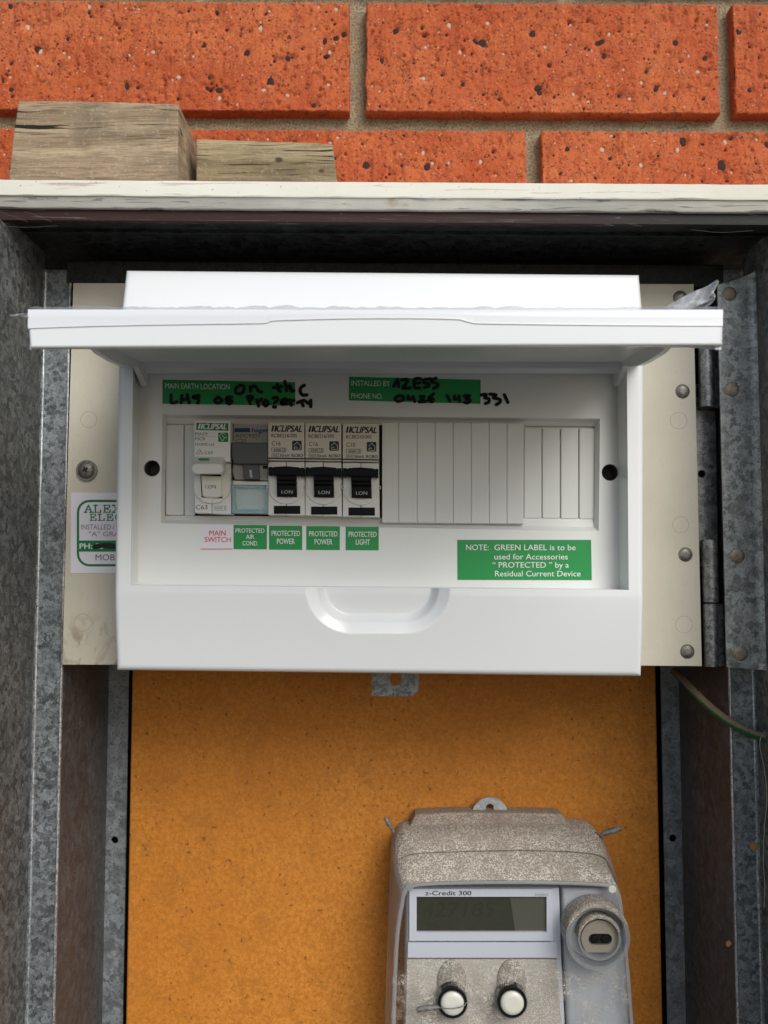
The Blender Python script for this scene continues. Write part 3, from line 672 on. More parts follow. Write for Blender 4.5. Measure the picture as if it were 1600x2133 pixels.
# hinge on the right
hp = root('hinge', P(1540, 1400, 447), 'galvanised hinge plate with three brown rivets right of the cream panel', 'hinge')
HP = 447.0
xz = [P(x, y, HP) for x, y in ((1504, 594), (1530, 590), (1576, 578), (1586, 1396), (1507, 1391), (1505, 1200))]
mb = MB(); nn = 60; rings = []
Zt = P(1504, 592, HP)[2]; Zb_ = P(1507, 1390, HP)[2]; xL = P(1505, 1000, HP)[0]; xR = P(1575, 1000, HP)[0]
for i in range(nn+1):
    f = i/nn; z = Zt+(Zb_-Zt)*f; row = []
    prof = [(xL-.0, 1.2), (xL, .1), (xL+.3, 0)]+[(xL+.3+(xR-xL)*k/6, .25*math.sin(k)*.3) for k in range(1, 7)]+[(xR+1.5, -.9), (xR+2.6, -2.8), (xR+3.0, -6), (xR+3.6, -40), (xR+4.4, -40), (xR+4.0, -6), (xR+3.6, -2), (xR+2, .6), (xR, 1.3)]
    for x, y in prof:
        tt = max(0, (x-xL)/16); zz = z+(tt*3.0+tt*tt*2.2)*(1-f)-tt*1.2*f*1.0
        row.append((x+.12*noise.noise((z*.1, 2, 0)), HP+y, zz+.15*noise.noise((x, z*.3, 1))*0))
    rings.append(row)
mb.loft(rings); mb.build('leaf', 'galv_plate', hp, smooth=50)
for cx, cy, r in ((1525, 811, 15.5), (1536, 1158, 16), (1543, 1361, 16), (1520, 612, 15)): rivet(cx, cy, r, HP+.1, 'rivet_brown', hp, h=1.0)
def knuckle(y0, y1, x0, x1, Yc, leafx=None, lab=None):
    c = P((x0+x1)/2, (y0+y1)/2, Yc); R = (P(x1, y0, Yc)[0]-P(x0, y0, Yc)[0])/2; za = P(x0, y0, Yc)[2]; zb2 = P(x0, y1, Yc)[2]
    n = 24; rings = []
    for z, k in ((za, .88), (za-.4, 1), (zb2+.4, 1), (zb2, .88)):
        dx = .012*(c[2]-z)*0
        rings.append([(c[0]+R*k*math.cos(2*math.pi*i/n)+(za-z)*.012*0, Yc+R*k*math.sin(2*math.pi*i/n), z) for i in range(n)])
    m = MB().loft(rings)
    if leafx:
        a = P(x1-4, y0, Yc)[0]; b2 = P(leafx, y0, Yc)[0]
        m.slab([(a, za-.2), (b2, za-.2), (b2, zb2+.2), (a, zb2+.2)], Yc+1.0, Yc+2.6, .5)
    m.build('knuckle', 'hinge', hp, lab, 50)
knuckle(640, 849, 1455, 1487, 456, 1499)
knuckle(1124, 1255, 1463, 1496, 456)
knuckle(1257, 1389, 1466, 1496, 456, 1509)
m = MB().plate([(1440, 800), (1490, 800), (1496, 1180), (1446, 1180)], [circ(1462, 987, 8)], 463, 464.5); m.build('pivot_strip', 'hinge', hp, 'recessed dark strip with a round hole')
MB().px([(1430, 600), (1504, 600), (1510, 1385), (1440, 1385)], 468, 469).build('shadow_plate', 'dark', hp, 'black sheet standing in for the shade in the hinge gap')  # sheet added behind the hinge, its black is the gap's shade

# galvanised tab under the switchboard
brk = MB().plate([(775, 1380), (872, 1380), (872, 1438), (859, 1450), (776, 1450), (774, 1446)], [circ(824, 1414, 12.5, 24, 14)], 470, 472)
brk.build('fixing_tab', 'galv_flange', None, 'small galvanised tab with a hole poking out under the white switchboard', 20, cat='metal tab')

# ================================================================== switchboard enclosure
E0 = 420.0; EP = 435.0
enc = root('switchboard', P(790, 1403, 426), 'white plastic switchboard enclosure with its lid swung up', 'switchboard')
def xz(px, py, Y): p = P(px, py, Y); return (p[0], p[2])
OTL, OTR, OBR, OBL = xz(261, 560, 426), xz(1333, 570, 426), xz(1337.5, 1410, 426), xz(241.5, 1397, 426)
OML, OMR = xz(237, 1215, E0), xz(1342, 1225, E0)
RTL, RTR, RBR, RBL = xz(277, 766, E0), xz(1306, 768, E0), xz(1310, 1229, E0), xz(272, 1219.5, E0)
OUL, OUR = xz(245, 766, E0), xz(1343, 768, E0)
def bil(a, b, c, d, u, v):   # a TL, b TR, c BR, d BL
    return tuple((a[k]*(1-u)+b[k]*u)*(1-v)+(d[k]*(1-u)+c[k]*u)*v for k in (0, 1))
SC0 = P(787.5, 1222, E0); WX = (P(938, 1222, E0)[0]-P(637, 1222, E0)[0])/2; HZ = P(700, 1222, E0)[2]-P(700, 1320, E0)[2]
def scoop(x, z):
    if z > SC0[2]+2: return 0
    r = min(WX*.68, HZ*.98); dx = abs(x-SC0[0]); dz = SC0[2]-z
    qx = dx-(WX-r); qz = dz-(HZ-r)
    d = math.hypot(max(qx, 0), max(qz, 0))+min(max(qx, qz), 0)-r
    d = -d
    if d <= 0: return 0
    t = min(d/8.6, 1); 
    f = (t/.6)*.40 if t < .6 else .40+.60*(1-(1-(t-.6)/.4)**1.6)
    return 8.0*min(f, 1)
def edge_round(d, r=2.6): 
    if d >= r: return 0
    return r-math.sqrt(max(r*r-(r-d)**2, 0))
def seg_d(p, a, b):
    ax, az = a; bx, bz = b; t = max(0, min(1, ((p[0]-ax)*(bx-ax)+(p[1]-az)*(bz-az))/((bx-ax)**2+(bz-az)**2))); return math.hypot(p[0]-ax-t*(bx-ax), p[1]-az-t*(bz-az))
outl = [OTL, OTR, OUR, OMR, OBR, OBL, OML, OUL]
def depth(p):
    x, z = p; zb1 = RBL[1]+(x-RBL[0])/(RBR[0]-RBL[0])*(RBR[1]-RBL[1]); zt1 = xz(261, 640, 424)[1]; Y = E0
    if z < zb1-3: t = (zb1-3-z)/34; Y += 5.6*t**1.25
    if z > zt1-6: t = (z-zt1+6)/24; Y += 6.0*min(t, 1.2)
    elif z > RTL[1]: pass
    Y += scoop(x, z)
    return Y+edge_round(min(seg_d(p, outl[i], outl[(i+1) % 8]) for i in range(8)))
cov = MB()
def lines(n, dense0=True, dense1=True):
    ls = [i/n for i in range(n+1)]
    e = [.002, .006, .012, .02]
    if dense0: ls += e
    if dense1: ls += [1-q for q in e]
    return sorted(set(ls))
def patch(a, b, c, d, us, vs_):
    o = len(cov.v)
    for v in vs_:
        for u in us: p = bil(a, b, c, d, u, v); cov.v.append((p[0], depth(p), p[1]))
    n = len(us)
    for j in range(len(vs_)-1):
        for i in range(n-1): cov.f.append((o+j*n+i, o+j*n+i+1, o+(j+1)*n+i+1, o+(j+1)*n+i))
ev = [0, .01, .02, .035, .05, .07, .1]
patch(RBL, RBR, OBR, OBL, sorted(set([0, .001, .003, .006, .01, .999, .997, .994, .99, 1]+[i/60 for i in range(61)]+[.33+.36*i/150 for i in range(151)])), sorted(set([i/80 for i in range(81)]+[1-e for e in ev])))
patch(OTL, OTR, RTR, RTL, sorted(set([0, .002, .005, .01, .02, .98, .99, .995, .998, 1]+[i/40 for i in range(41)])), sorted(set([i/40 for i in range(41)]+[e for e in ev])))
# stiles and the corner triangles below them
for quad in ((OUL, RTL, RBL, OML), (OTL, RTL, RTL, OUL), (OML, RBL, OBL, OBL)): patch(*quad, sorted(set([i/8 for i in range(9)]+[e*2 for e in ev])), [i/20 for i in range(21)])
for quad in ((RTR, OUR, OMR, RBR), (RTR, OTR, OUR, RTR), (RBR, OMR, OBR, OBR)): patch(*quad, sorted(set([i/8 for i in range(9)]+[1-e*2 for e in ev])), [i/20 for i in range(21)])
# outer side walls
no = len(outl); cov.loft([[(p[0], depth(p), p[1]) for p in outl], [(p[0]*.995, CYp-.1, p[1]) for p in outl]], False, False)
# walls of the recess
RP = [xz(290, 766, EP), xz(1285, 768, EP), xz(1290, 1228.5-3, EP), xz(288, 1217, EP)]
R0_ = [RTL, RTR, RBR, RBL]
c4 = cov.build('cover', 'white', enc, 'front cover with a scooped finger grip below the opening', 35)
wl = MB()
for i in range(4):
    a, b2 = R0_[i], R0_[(i+1) % 4]; c, d = RP[(i+1) % 4], RP[i]
    if i == 2:                                             # bottom ledge dips away behind the finger scoop
        n = 160; o = len(wl.v)
        for k in range(n+1):
            u = k/n; p = (a[0]+(b2[0]-a[0])*u, a[1]+(b2[1]-a[1])*u); q = (d[0]+(c[0]-d[0])*u, d[1]+(c[1]-d[1])*u)
            wl.v += [(p[0], depth(p)+.0, p[1]), (q[0], EP, q[1])]
        wl.f += [(o+2*k, o+2*k+1, o+2*k+3, o+2*k+2) for k in range(n)]
    else: wl.add([(a[0], E0, a[1]), (b2[0], E0, b2[1]), (c[0], EP, c[1]), (d[0], EP, d[1])], [(0, 1, 2, 3)])
wl.build('recess_wall', 'white_in', enc, smooth=0)
# escutcheon with the breaker window and two screw holes
out = [px_of(p[0], p[1], EP) for p in ((RP[0][0]-1, RP[0][1]+3), (RP[1][0]+1, RP[1][1]+3), (RP[2][0]+1, RP[2][1]-1), (RP[3][0]-1, RP[3][1]-1))]
win = [(338.5, 863), (1250, 872), (1247.5, 1107), (335, 1090)]
MB().plate(out, [win, circ(316.5, 975.5, 17), circ(1271, 984, 17.5)], EP, EP+1.6).build('escutcheon', 'white_in', enc, 'recessed front plate around the breaker window', 0)
for cx, cy, r in ((316.5, 975.5, 17.3), (1271, 984, 17.8)):
    o = P(cx, cy, EP); R = P(cx+r, cy, EP)[0]-o[0]; n = 24
    MB().loft([[(o[0]+R*math.cos(2*math.pi*i/n), Y, o[2]+R*math.sin(2*math.pi*i/n)) for i in range(n)] for Y in (EP+1.4, EP+13)], False, True).build('screw_hole', 'sleeve', enc, smooth=50)
# sloping window surround down to the row of blanks
WY = 440.0; wi = [(346, 884), (1243, 889), (1241, 1080), (344, 1072)]
wm = MB(); A = [P(x, y, EP) for x, y in win]; B = [P(x, y, EP+3.5) for x, y in ((347, 871), (1240, 879), (1238, 1098), (343, 1083))]
wm.loft([A, B], False, False); C = [P(x, y, WY) for x, y in ((347, 883), (1238, 888), (1238, 1080), (344, 1074))]; wm.loft([B, C], False, False)
wm.build('window_frame', 'slat', enc, smooth=0)
MB().px([(340, 878), (1245, 884), (1245, 1086), (338, 1080)], WY+1.2, WY+2.5).build('backing_plate', 'slat', enc, smooth=0)
for x0, x1, y0, y1 in ((345, 382.5, 884, 1073), (384.5, 406, 884, 1074), (1092, 1128.5, 891, 1079.5), (1130, 1166.5, 891, 1080), (1168.5, 1205, 892, 1080.5), (1207, 1241, 892, 1081)):
    MB().rect(x0, y0, x1, y1, WY-.6, WY+1.2, .5, 4, .003).build('blanking_tab', 'slat', enc)
xs_ = [796, 830, 869, 906, 944, 981.5, 1019, 1056, 1091.5]
for i in range(8):
    MB().rect(xs_[i]+(.6 if i else 0), 880.5+.0035*i*37, xs_[i+1]-.6, 1088.5+.008*i*37, EP+.4, EP+3, .35, .0, .004).build('blanking_slat', 'slat', enc)
MB().rect(796.5, 881.5, 1091, 1090, EP+1.0, EP+6, .3, 0, .006).build('blanking_backing', 'slat', enc, smooth=0)
MB().px([(403, 872), (797, 876), (796, 1082), (421, 1079), (403, 1075)], WY+.6, WY+1.1).build('breaker_slot', 'dark', enc, 'dark slot the breakers stand in', 0)
MB().px([(789, 889), (797, 889), (797, 1079), (791, 1078)], WY-.5, WY+.5).build('slot_gap', 'dark', enc, smooth=0)

# --- stickers
def sticker(pts, mat, lab, Y=EP-.12):
    return MB().px(pts, Y, Y+.1).build('sticker', mat, enc, lab, 0)
TY = EP-.17
s1 = sticker([(338.5, 790.5), (615, 796), (615, 845), (338.5, 841)], 'green', 'green sticker reading main earth location with handwriting')
MB().text('MAIN EARTH LOCATION', 344.5, 809, 11.3, 134, TY, sl=.018).build('lettering', 'ink_white', s1, smooth=0)
HW = 8.2
def write(strokes, par, Y=EP-.24, wpx=7.2):
    mb = MB()
    for k, sx in enumerate(strokes):
        closed = sx[0] == 'o'; pts = sx[1:] if closed else sx
        pts = spline(list(pts)+([pts[0]] if closed else []), 5)
        if closed: pts = pts[:-1]
        mb.ribbon(pts, wpx, Y-.004*k, closed)
    return mb.build('handwriting', 'marker', par, smooth=0)
def hz(pts, ox=320, oy=780, k=.225): return [(ox+x*k, oy+y*k) for x, y in pts]
write([['o']+hz([(800, 100), (760, 130), (765, 170), (805, 178), (835, 150), (835, 110)]),
       hz([(893, 115), (897, 155)]), hz([(897, 140), (930, 105), (955, 130), (975, 155), (1000, 162)]),
       hz([(1145, 95), (1155, 140), (1175, 158)]), hz([(1110, 122), (1185, 112)]),
       hz([(1215, 65), (1232, 150)]), hz([(1232, 135), (1262, 105), (1275, 152), (1298, 150)]),
       hz([(160, 190), (160, 225), (162, 258), (190, 262), (215, 252)]),
       hz([(262, 195), (255, 262)]), hz([(310, 185), (330, 262)]), hz([(258, 235), (325, 222)]),
       hz([(420, 195), (375, 200), (370, 215), (415, 225), (408, 265)]),
       ['o']+hz([(597, 210), (565, 240), (595, 265), (632, 240)]), hz([(725, 210), (680, 212), (675, 250), (700, 272), (725, 248), (690, 240)]),
       hz([(870, 205), (895, 270)]), hz([(865, 210), (905, 200), (915, 225), (880, 240)]),
       hz([(955, 235), (972, 292)]), hz([(968, 255), (1000, 228)]), ['o']+hz([(1035, 240), (1015, 268), (1040, 290), (1062, 262)]),
       hz([(1105, 218), (1140, 212), (1148, 235), (1118, 262)]), hz([(1110, 300), (1128, 302)]),
       hz([(1185, 262), (1235, 240), (1215, 225), (1185, 245), (1190, 275), (1240, 270)]), hz([(1265, 235), (1275, 285)]), hz([(1262, 242), (1300, 240)]),
       hz([(1395, 100), (1365, 120), (1358, 160), (1380, 190), (1420, 188)]),
       hz([(1332, 262), (1350, 252), (1395, 240)]), hz([(1370, 255), (1385, 290)]), hz([(1410, 250), (1440, 270), (1455, 240)]), hz([(1455, 240), (1455, 297)])], s1)
s2 = sticker([(727, 784.5), (1001.5, 791), (1001, 841), (726.5, 834)], 'green', 'green sticker reading installed by and phone no with handwriting')
MB().text('INSTALLED BY', 732.5, 803, 10.8, 80, TY, sl=.018).text('PHONE NO.', 732, 829.5, 10.5, 65, TY, sl=.018).build('lettering', 'ink_white', s2, smooth=0)
h2 = lambda p: hz(p, 720, 780)
write([h2([(445, 110), (480, 45)]), h2([(480, 45), (490, 112)]), h2([(455, 90), (492, 80)]),
       h2([(520, 50), (570, 48), (560, 85), (530, 125), (600, 125)]), h2([(695, 40), (640, 45), (640, 120), (690, 125)]), h2([(645, 80), (685, 78)]),
       h2([(785, 40), (725, 50), (725, 75), (765, 85), (770, 105), (730, 122)]), h2([(838, 35), (800, 50), (800, 70), (850, 85), (850, 110), (815, 128)]),
       ['o']+h2([(495, 195), (460, 220), (480, 248), (530, 235), (535, 205)]), h2([(580, 200), (578, 225), (615, 225)]), h2([(625, 205), (640, 250)]),
       h2([(690, 205), (725, 205), (715, 230), (685, 252), (750, 248)]), h2([(815, 180), (775, 215), (775, 245), (805, 250), (810, 228), (780, 228)]),
       h2([(940, 195), (965, 245)]), h2([(1010, 200), (1008, 228), (1045, 226)]), h2([(1050, 200), (1058, 248)]),
       h2([(1098, 200), (1145, 198), (1118, 224), (1152, 240), (1130, 262), (1100, 258)]),
       h2([(1255, 190), (1300, 185), (1290, 215), (1325, 225), (1325, 255), (1295, 268)]), h2([(1335, 182), (1390, 190), (1370, 215), (1425, 230), (1430, 255), (1395, 280)]), h2([(1470, 188), (1502, 258)])], s2)
def lab(x0, y0, x1, y1, words, mat='green', ink='ink_white', name='', sl=.006, hs=None):
    o = sticker(rr(x0, y0, x1, y1, 0, sl), mat, name)
    mb = MB()
    for s, cx, by, h, wd in words: mb.text(s, cx, by, h, wd, TY, bold=.012, center=True, sl=sl)
    mb.build('lettering', ink, o, smooth=0); return o
o = lab(417, 1095, 485.5, 1144, [('MAIN', 453, 1115.5, 10.5, 34), ('SWITCH', 453.5, 1129, 10.5, 54)], 'label_white', 'ink_red', 'white sticker reading MAIN SWITCH in red')
MB().px(rr(417.5, 1143, 484, 1144.6, 0, -.004), TY, TY+.04).build('border', 'ink_red', o, smooth=0)
lab(486.5, 1093.5, 556, 1144, [('PROTECTED', 521, 1109.5, 8.8, 60), ('AIR', 521, 1122.5, 8.8, 17), ('COND.', 521.5, 1136, 9, 32)], name='green sticker reading PROTECTED AIR COND.')
lab(560.5, 1095, 629.5, 1145, [('PROTECTED', 595.5, 1116, 10.5, 59), ('POWER', 595.5, 1133, 11, 37)], name='green sticker reading PROTECTED POWER, left of the two')
lab(638, 1096, 708, 1145.5, [('PROTECTED', 673.5, 1117, 10.5, 59), ('POWER', 674, 1134, 11, 37)], name='green sticker reading PROTECTED POWER, right of the two')
lab(720, 1097, 789, 1146, [('PROTECTED', 755.5, 1118, 10.5, 58), ('LIGHT', 756, 1134.5, 11, 29)], name='green sticker reading PROTECTED LIGHT')
o = sticker([(952.5, 1124.5), (1231.5, 1124.5), (1233, 1208.5), (953, 1208)], 'green', 'large green sticker with the note about green labels')
mb = MB()
for s, x, by, h, wd in (('NOTE:', 971, 1146, 11.5, 47), ('GREEN LABEL is to be', 1030, 1146, 11.5, 169), ('used for Accessories', 1030, 1165.3, 11.5, 153),
                        ('\u201c PROTECTED \u201d by a', 1026, 1182.5, 11.5, 159), ('Residual Current Device', 1031.5, 1200.5, 11.5, 178)):
    mb.text(s, x, by, h, wd, TY, bold=.006)
mb.build('lettering', 'ink_white', o, smooth=0)

# --- lid (open, standing out towards the viewer)
LYf = 317.0; lid = bpy.data.objects.new('lid', None); SC.collection.objects.link(lid); lid.parent = enc; lid.empty_display_size = .01
lid['label'] = 'white lid swung up and seen along its front rim'
f0, f1 = P(57, 647, LYf), P(1507, 647, LYf); g0, g1 = P(61, 724, LYf), P(1505, 719, LYf)
ztl = P(800, 643, LYf)[2]; 
q = MB().px([(57, 660), (57.5, 651), (60, 646.5), (66, 645), (800, 643), (1498, 644), (1504, 646), (1507, 651), (1507, 660), (1506, 719), (800, 720.5), (62, 724.5)], LYf, LYf+2.4, 1.0, 4)
q.build('front_rim', 'white', lid)
XL, XR = f0[0]+.4, f1[0]-.4; zp1 = P(800, 771, 431)[2]+2
pl = MB(); rings = []
for i in range(25):
    x = XL+(XR-XL)*i/24; rings.append([(x, LYf+2.2, ztl-.5), (x, 431, zp1+2.6), (x, 431, zp1), (x, LYf+2.2, ztl-3.0)])
pl.loft(rings); pl.build('lid_plate', 'white', lid, smooth=0)
for s_, X0 in ((1, XL), (-1, XR)):
    pts = [(LYf+2, ztl-1), (431, zp1+1), (400, 96.5), (383, 95), (350, 87), (LYf+2, 78.5)]
    MB().loft([[(X0, y, z) for y, z in pts], [(X0+s_*2.0, y, z) for y, z in pts]]).build('side_rim', 'white', lid, smooth=0)
    xi = P(277, 757, 417)[0] if s_ > 0 else P(1309, 764, 417)[0]
    pts = [(335, 94), (350, 88.2), (361, 87.2), (380, 88.2), (393, 89.6), (405, 92.0), (416.5, 94.6), (418.5, 93.8), (431.5, 88.6), (434, 88.9), (434.8, 91), (434.8, 97), (431, zp1+1), (335, 95)]
    MB().loft([[(xi+s_*a, y, z) for y, z in inset(pts, b_)] for a, b_ in ((0, .15), (.2, 0), (2.4, 0), (2.6, .15))]).build('hinge_arm', 'white_in', lid, smooth=30)
rl = MB(); rings = []
for x in (P(306, 770, 432)[0], P(1284, 775, 432)[0]):
    rings.append([(x, 428.5, zp1-.2), (x, 434.9, zp1-.2), (x, 434.9, zp1-3.2-sl*0), (x, 431.5, zp1-3.2), (x, 428.5, zp1-1.2)])
rl.loft(rings); rl.build('hinge_rail', 'white_in', lid, smooth=0)

# protective film clinging to the lid
film = root('plastic_film', P(780, 680, LYf-.5), 'clear protective film half peeled and wrapped over the front rim of the open lid', 'film')
fl = MB(); seam = spline([(55, 684), (200, 679), (420, 675), (540, 673.5), (560, 671), (578, 667.5), (700, 664), (850, 663), (950, 665), (970, 669), (985, 672), (1010, 674), (1250, 677), (1507, 678.5)], 5)
n = len(seam); rings = []
for x, y in seam:
    wv = .7*noise.noise((x*.02, 3, 0)); x = min(max(x, 58), 1506)
    row = [P(x, 644.5+wv*.8, LYf+1.2), P(x, 645.6, LYf-.12), P(x, (646+y)/2, LYf-.22), P(x, y-2.5, LYf-.28), P(x, y-1.2+wv, LYf-.38), P(x, y+wv, LYf-.40), P(x, y+1.0+wv, LYf-.12), P(x, y+1.4+wv, LYf-.02)]
    rings.append(row)
fl.loft(rings, False, False, False); fl.build('wrapped_film', 'film_solid', film, 'film wrapped over the upper half of the rim with a raised seam', 70)
# wavy film lying on the lid
fw = MB(); nx, ny = 150, 14
for j in range(ny+1):
    for i in range(nx+1):
        u, v = i/nx, j/ny; x = XL+(XR-XL)*u; y = LYf+.3+100*v
        z = ztl+.1+(zp1+2.6-ztl)*v+.25+1.3*abs(noise.noise((x*.10, y*.05, 4)))+.7*abs(noise.noise((x*.3, y*.1, 1)))
        
        fw.v.append((x, y, z))
fw.f = [(j*(nx+1)+i, j*(nx+1)+i+1, (j+1)*(nx+1)+i+1, (j+1)*(nx+1)+i) for j in range(ny) for i in range(nx)]
fw.build('loose_film', 'film', film, 'rippled film lying on top of the lid', 70)
def flap(path, wid, lab_, Y=360):
    mb = MB(); rings = []; path = spline(path, 6); n = len(path)
    for i, (x, y) in enumerate(path):
        w_ = wid(i/(n-1)); a, b_ = path[max(i-1, 0)], path[min(i+1, n-1)]; tx, ty = b_[0]-a[0], b_[1]-a[1]; l = math.hypot(tx, ty) or 1; nx_, ny_ = -ty/l, tx/l
        rings.append([P(x+nx_*w_*s+rng.uniform(-.5, .5), y+ny_*w_*s, Y+3*math.sin(i*.5+s*2.5)*(1-.3*abs(s))) for s in (-1, -.6, -.2, .2, .6, 1)])
    mb.loft(rings, False, False, False); return mb.build('film_flap', 'film', film, lab_, 80)
flap([(1390, 644), (1425, 632), (1455, 620), (1478, 604), (1496, 584)], lambda t: 14*math.sin(min(1, t*1.9+.15)*math.pi*.5)*(1-max(0, t-.55)/.5)+1.5, 'peeled corner of film standing up at the right')
flap([(1405, 646), (1440, 634), (1475, 630), (1486, 618), (1483, 606)], lambda t: 10*(1-t*.75), 'second fold of the peeled film corner', 364)
flap([(60, 656), (45, 656.5), (30, 657), (19, 656)], lambda t: 4.5*(1-t*.7), 'thin tail of film at the left corner', 318)

# ================================================================== breakers
def brk_root(x0, x1, y1, label): return root('circuit_breaker', P((x0+x1)/2, y1, 438), label, 'circuit breaker', 'circuit breakers clipped in the switchboard window')
DY = 430.5                                                         # face of the lower bodies
def half(cx, cy, r, a0, a1, n=14): return [(cx+r*math.cos(math.radians(a0+(a1-a0)*i/n)), cy+r*math.sin(math.radians(a0+(a1-a0)*i/n))) for i in range(n+1)]
def logo(mb, x, y, w_, h, Y, sl=.01):
    for k in range(2):
        a = x+k*w_*.095; mb.add([P(*p, Y) for p in ((a+h*.24, y-h), (a+h*.24+w_*.065, y-h), (a+w_*.065, y), (a, y))], [(0, 1, 2, 3)])
    mb.text('CLIPSAL', x+w_*.19, y, h, w_*.80, Y-.002, bold=.045, shear=.28, sl=sl)
def house(par, x, y, s, Y):
    o = MB().rect(x, y, x+s, y+s, Y, Y+.15, 0, 2.5).build('house_symbol', 'ink_black', par, smooth=0)
    mb = MB(); f = lambda u, v: (x+s*u, y+s*v)
    mb.ribbon([f(.22, .45), f(.5, .15), f(.85, .45), f(.85, .88), f(.25, .88), f(.22, .68), f(.42, .6), f(.52, .75)], s*.06, Y-.05); mb.build('symbol_line', 'ink_silver', par, smooth=0)
def rcbo(x0, y0, x1, y1, code, amp, label):
    r = brk_root(x0, x1, y1, label); cx = (x0+x1)/2; sl_ = .008
    LY = 427.0
    MB().px([(x0, y0), (x1-.5, y0+1), (x1-.3, y0+74), (x0, y0+73)], LY, 440, .3, 2).build('label_block', 'device_cream', r)
    MB().px([(x0, y0+75.5), (x1-.3, y0+76.5), (x1-.3, y0+80), (x0, y0+79)], LY+1.5, 440, .3, 2).build('label_lip', 'device_cream', r)
    # body in two halves with a fine seam
    MB().px([(x0, y0+81.5), (cx-.5, y0+81.5), (cx-.5, y1-1), (x0, y1-1)], DY, 440, .35, 2).px([(cx+.5, y0+81.8), (x1-.5, y0+82), (x1+1, y1), (cx+.5, y1-.4)], DY, 440, .35, 2).build('body', 'device', r)
    ty = y0+92
    arc = half(cx, ty+38, 40, 28, 152); MB().px([(cx+36, ty+5)]+[(cx+min(max(p[0]-cx, -37.5), 37.5), p[1]) for p in arc]+[(cx-36, ty+5)], DY-.9, DY+.1, .5, 2).build('toggle_surround', 'device', r)
    MB().px([(cx-20.5, ty+14), (cx+21.5, ty+14), (cx+22.5, ty+64), (cx-19.5, ty+63)], DY-1.1, DY, .1).build('toggle_slot', 'dark', r, smooth=0)
    # toggle: ridged stem, wide handle bar
    MB().px([(cx-20.5, ty+16), (cx+20, ty+16), (cx+20, ty+28), (cx-20, ty+28)], DY-4.2, DY-1, .5).px([(cx-20, ty+28.5), (cx+20, ty+28.5), (cx+20, ty+37), (cx-20, ty+36.5)], DY-3.0, DY-1, .6)\
        .px([(cx-20, ty+38), (cx+20, ty+38), (cx+21, ty+60), (cx+10, ty+62.5), (cx-8, ty+62.5), (cx-18.5, ty+60)], DY-3.6, DY-1, .6).build('toggle', 'black', r)
    hb = [(x0+.5, ty), (x0+8, ty), (x0+9, ty+2), (x0+12, ty), (cx, ty-1.5), (x1-12, ty+1), (x1-9, ty+3), (x1-8, ty+1.5), (x1-1.5, ty+2), (x1-1.5, ty+20), (x1-8, ty+20), (x1-9, ty+18), (x1-12, ty+19), (cx+22, ty+18), (cx-20, ty+17.5), (x0+12, ty+18), (x0+9, ty+16.5), (x0+7, ty+18), (x0+.5, ty+18)]
    MB().px(hb, DY-6.5, DY-2.5, .7, 3).build('toggle_handle', 'black', r)
    MB().text('I.ON', cx-10, ty+56, 6.8, 23, DY-3.68, bold=.012).build('lettering', 'ink_silver', r, smooth=0)
    MB().rect(x0+12, y1-20, x1-9, y1-3, DY-.4, DY+2, .3).rect(cx-6, y1-16, cx+5, y1-14.5, DY-.6, DY-.3).rect(cx-1, y1-15, cx+1, y1-5, DY-.58, DY-.3).build('terminal_cover', 'black', r)
    for sx in (x0+.5, x1+.5): MB().ring(sx-.0, ty+41, 2.6, 3.6, DY-1.05, DY-.6, 14).build('dimple', 'device', r)
    Y = LY-.06; t = MB()
    logo(t, x0+6, y0+19, x1-x0-11, 13, Y)
    t.text(code, x0+7, y0+31, 7.2, 53, Y-.01, bold=.012); t.text(amp, x0+7.5, y0+48, 8.8, 18.5, Y, bold=.006)
    t.ribbon([(x0+7.5, y0+53), (x0+37, y0+53.3), (x0+37, y0+61.5), (x0+7.5, y0+61)], .9, Y, True); t.ribbon([(x0+30, y0+53), (x0+30, y0+61)], .8, Y-.02)
    t.text('4500', x0+11, y0+60, 5.2, 16, Y-.03, bold=.02); t.text('3', x0+32, y0+60, 5.6, 3.6, Y-.03, bold=.02)
    t.ribbon([(x0+7.5, y0+65), (x0+21.5, y0+65), (x0+21.5, y0+71.5), (x0+7.5, y0+71.5)], .7, Y-.04, True)
    t.ribbon(spline([(x0+9.5, y0+68), (x0+12, y0+66.5), (x0+14.5, y0+68), (x0+17, y0+66.5), (x0+19.5, y0+68)], 3), .7, Y-.05); t.ribbon(spline([(x0+9.5, y0+70), (x0+12, y0+68.7), (x0+14.5, y0+70), (x0+17, y0+68.7), (x0+19.5, y0+70)], 3), .7, Y-.055)
    t.text('30mA', x0+24, y0+71.5, 6, 20.5, Y-.06, bold=.012); t.text('RCBO', x0+49, y0+71.5, 6, 24, Y-.06, bold=.02)
    t.build('print', 'ink_black', r, smooth=0)
    house(r, x0+50, y0+38, 20, Y)
rcbo(558.5, 880, 634.5, 1073.5, 'RCBE216/30S', 'C16', 'black toggled breaker marked C16 next to the grey hooded breaker')
rcbo(636, 881, 711.5, 1075, 'RCBE216/30S', 'C16', 'black toggled breaker marked C16 in the middle of the three black ones')
rcbo(714, 882.5, 790, 1077, 'RCBE210/30S', 'C10', 'black toggled breaker marked C10 beside the wide blank slats')

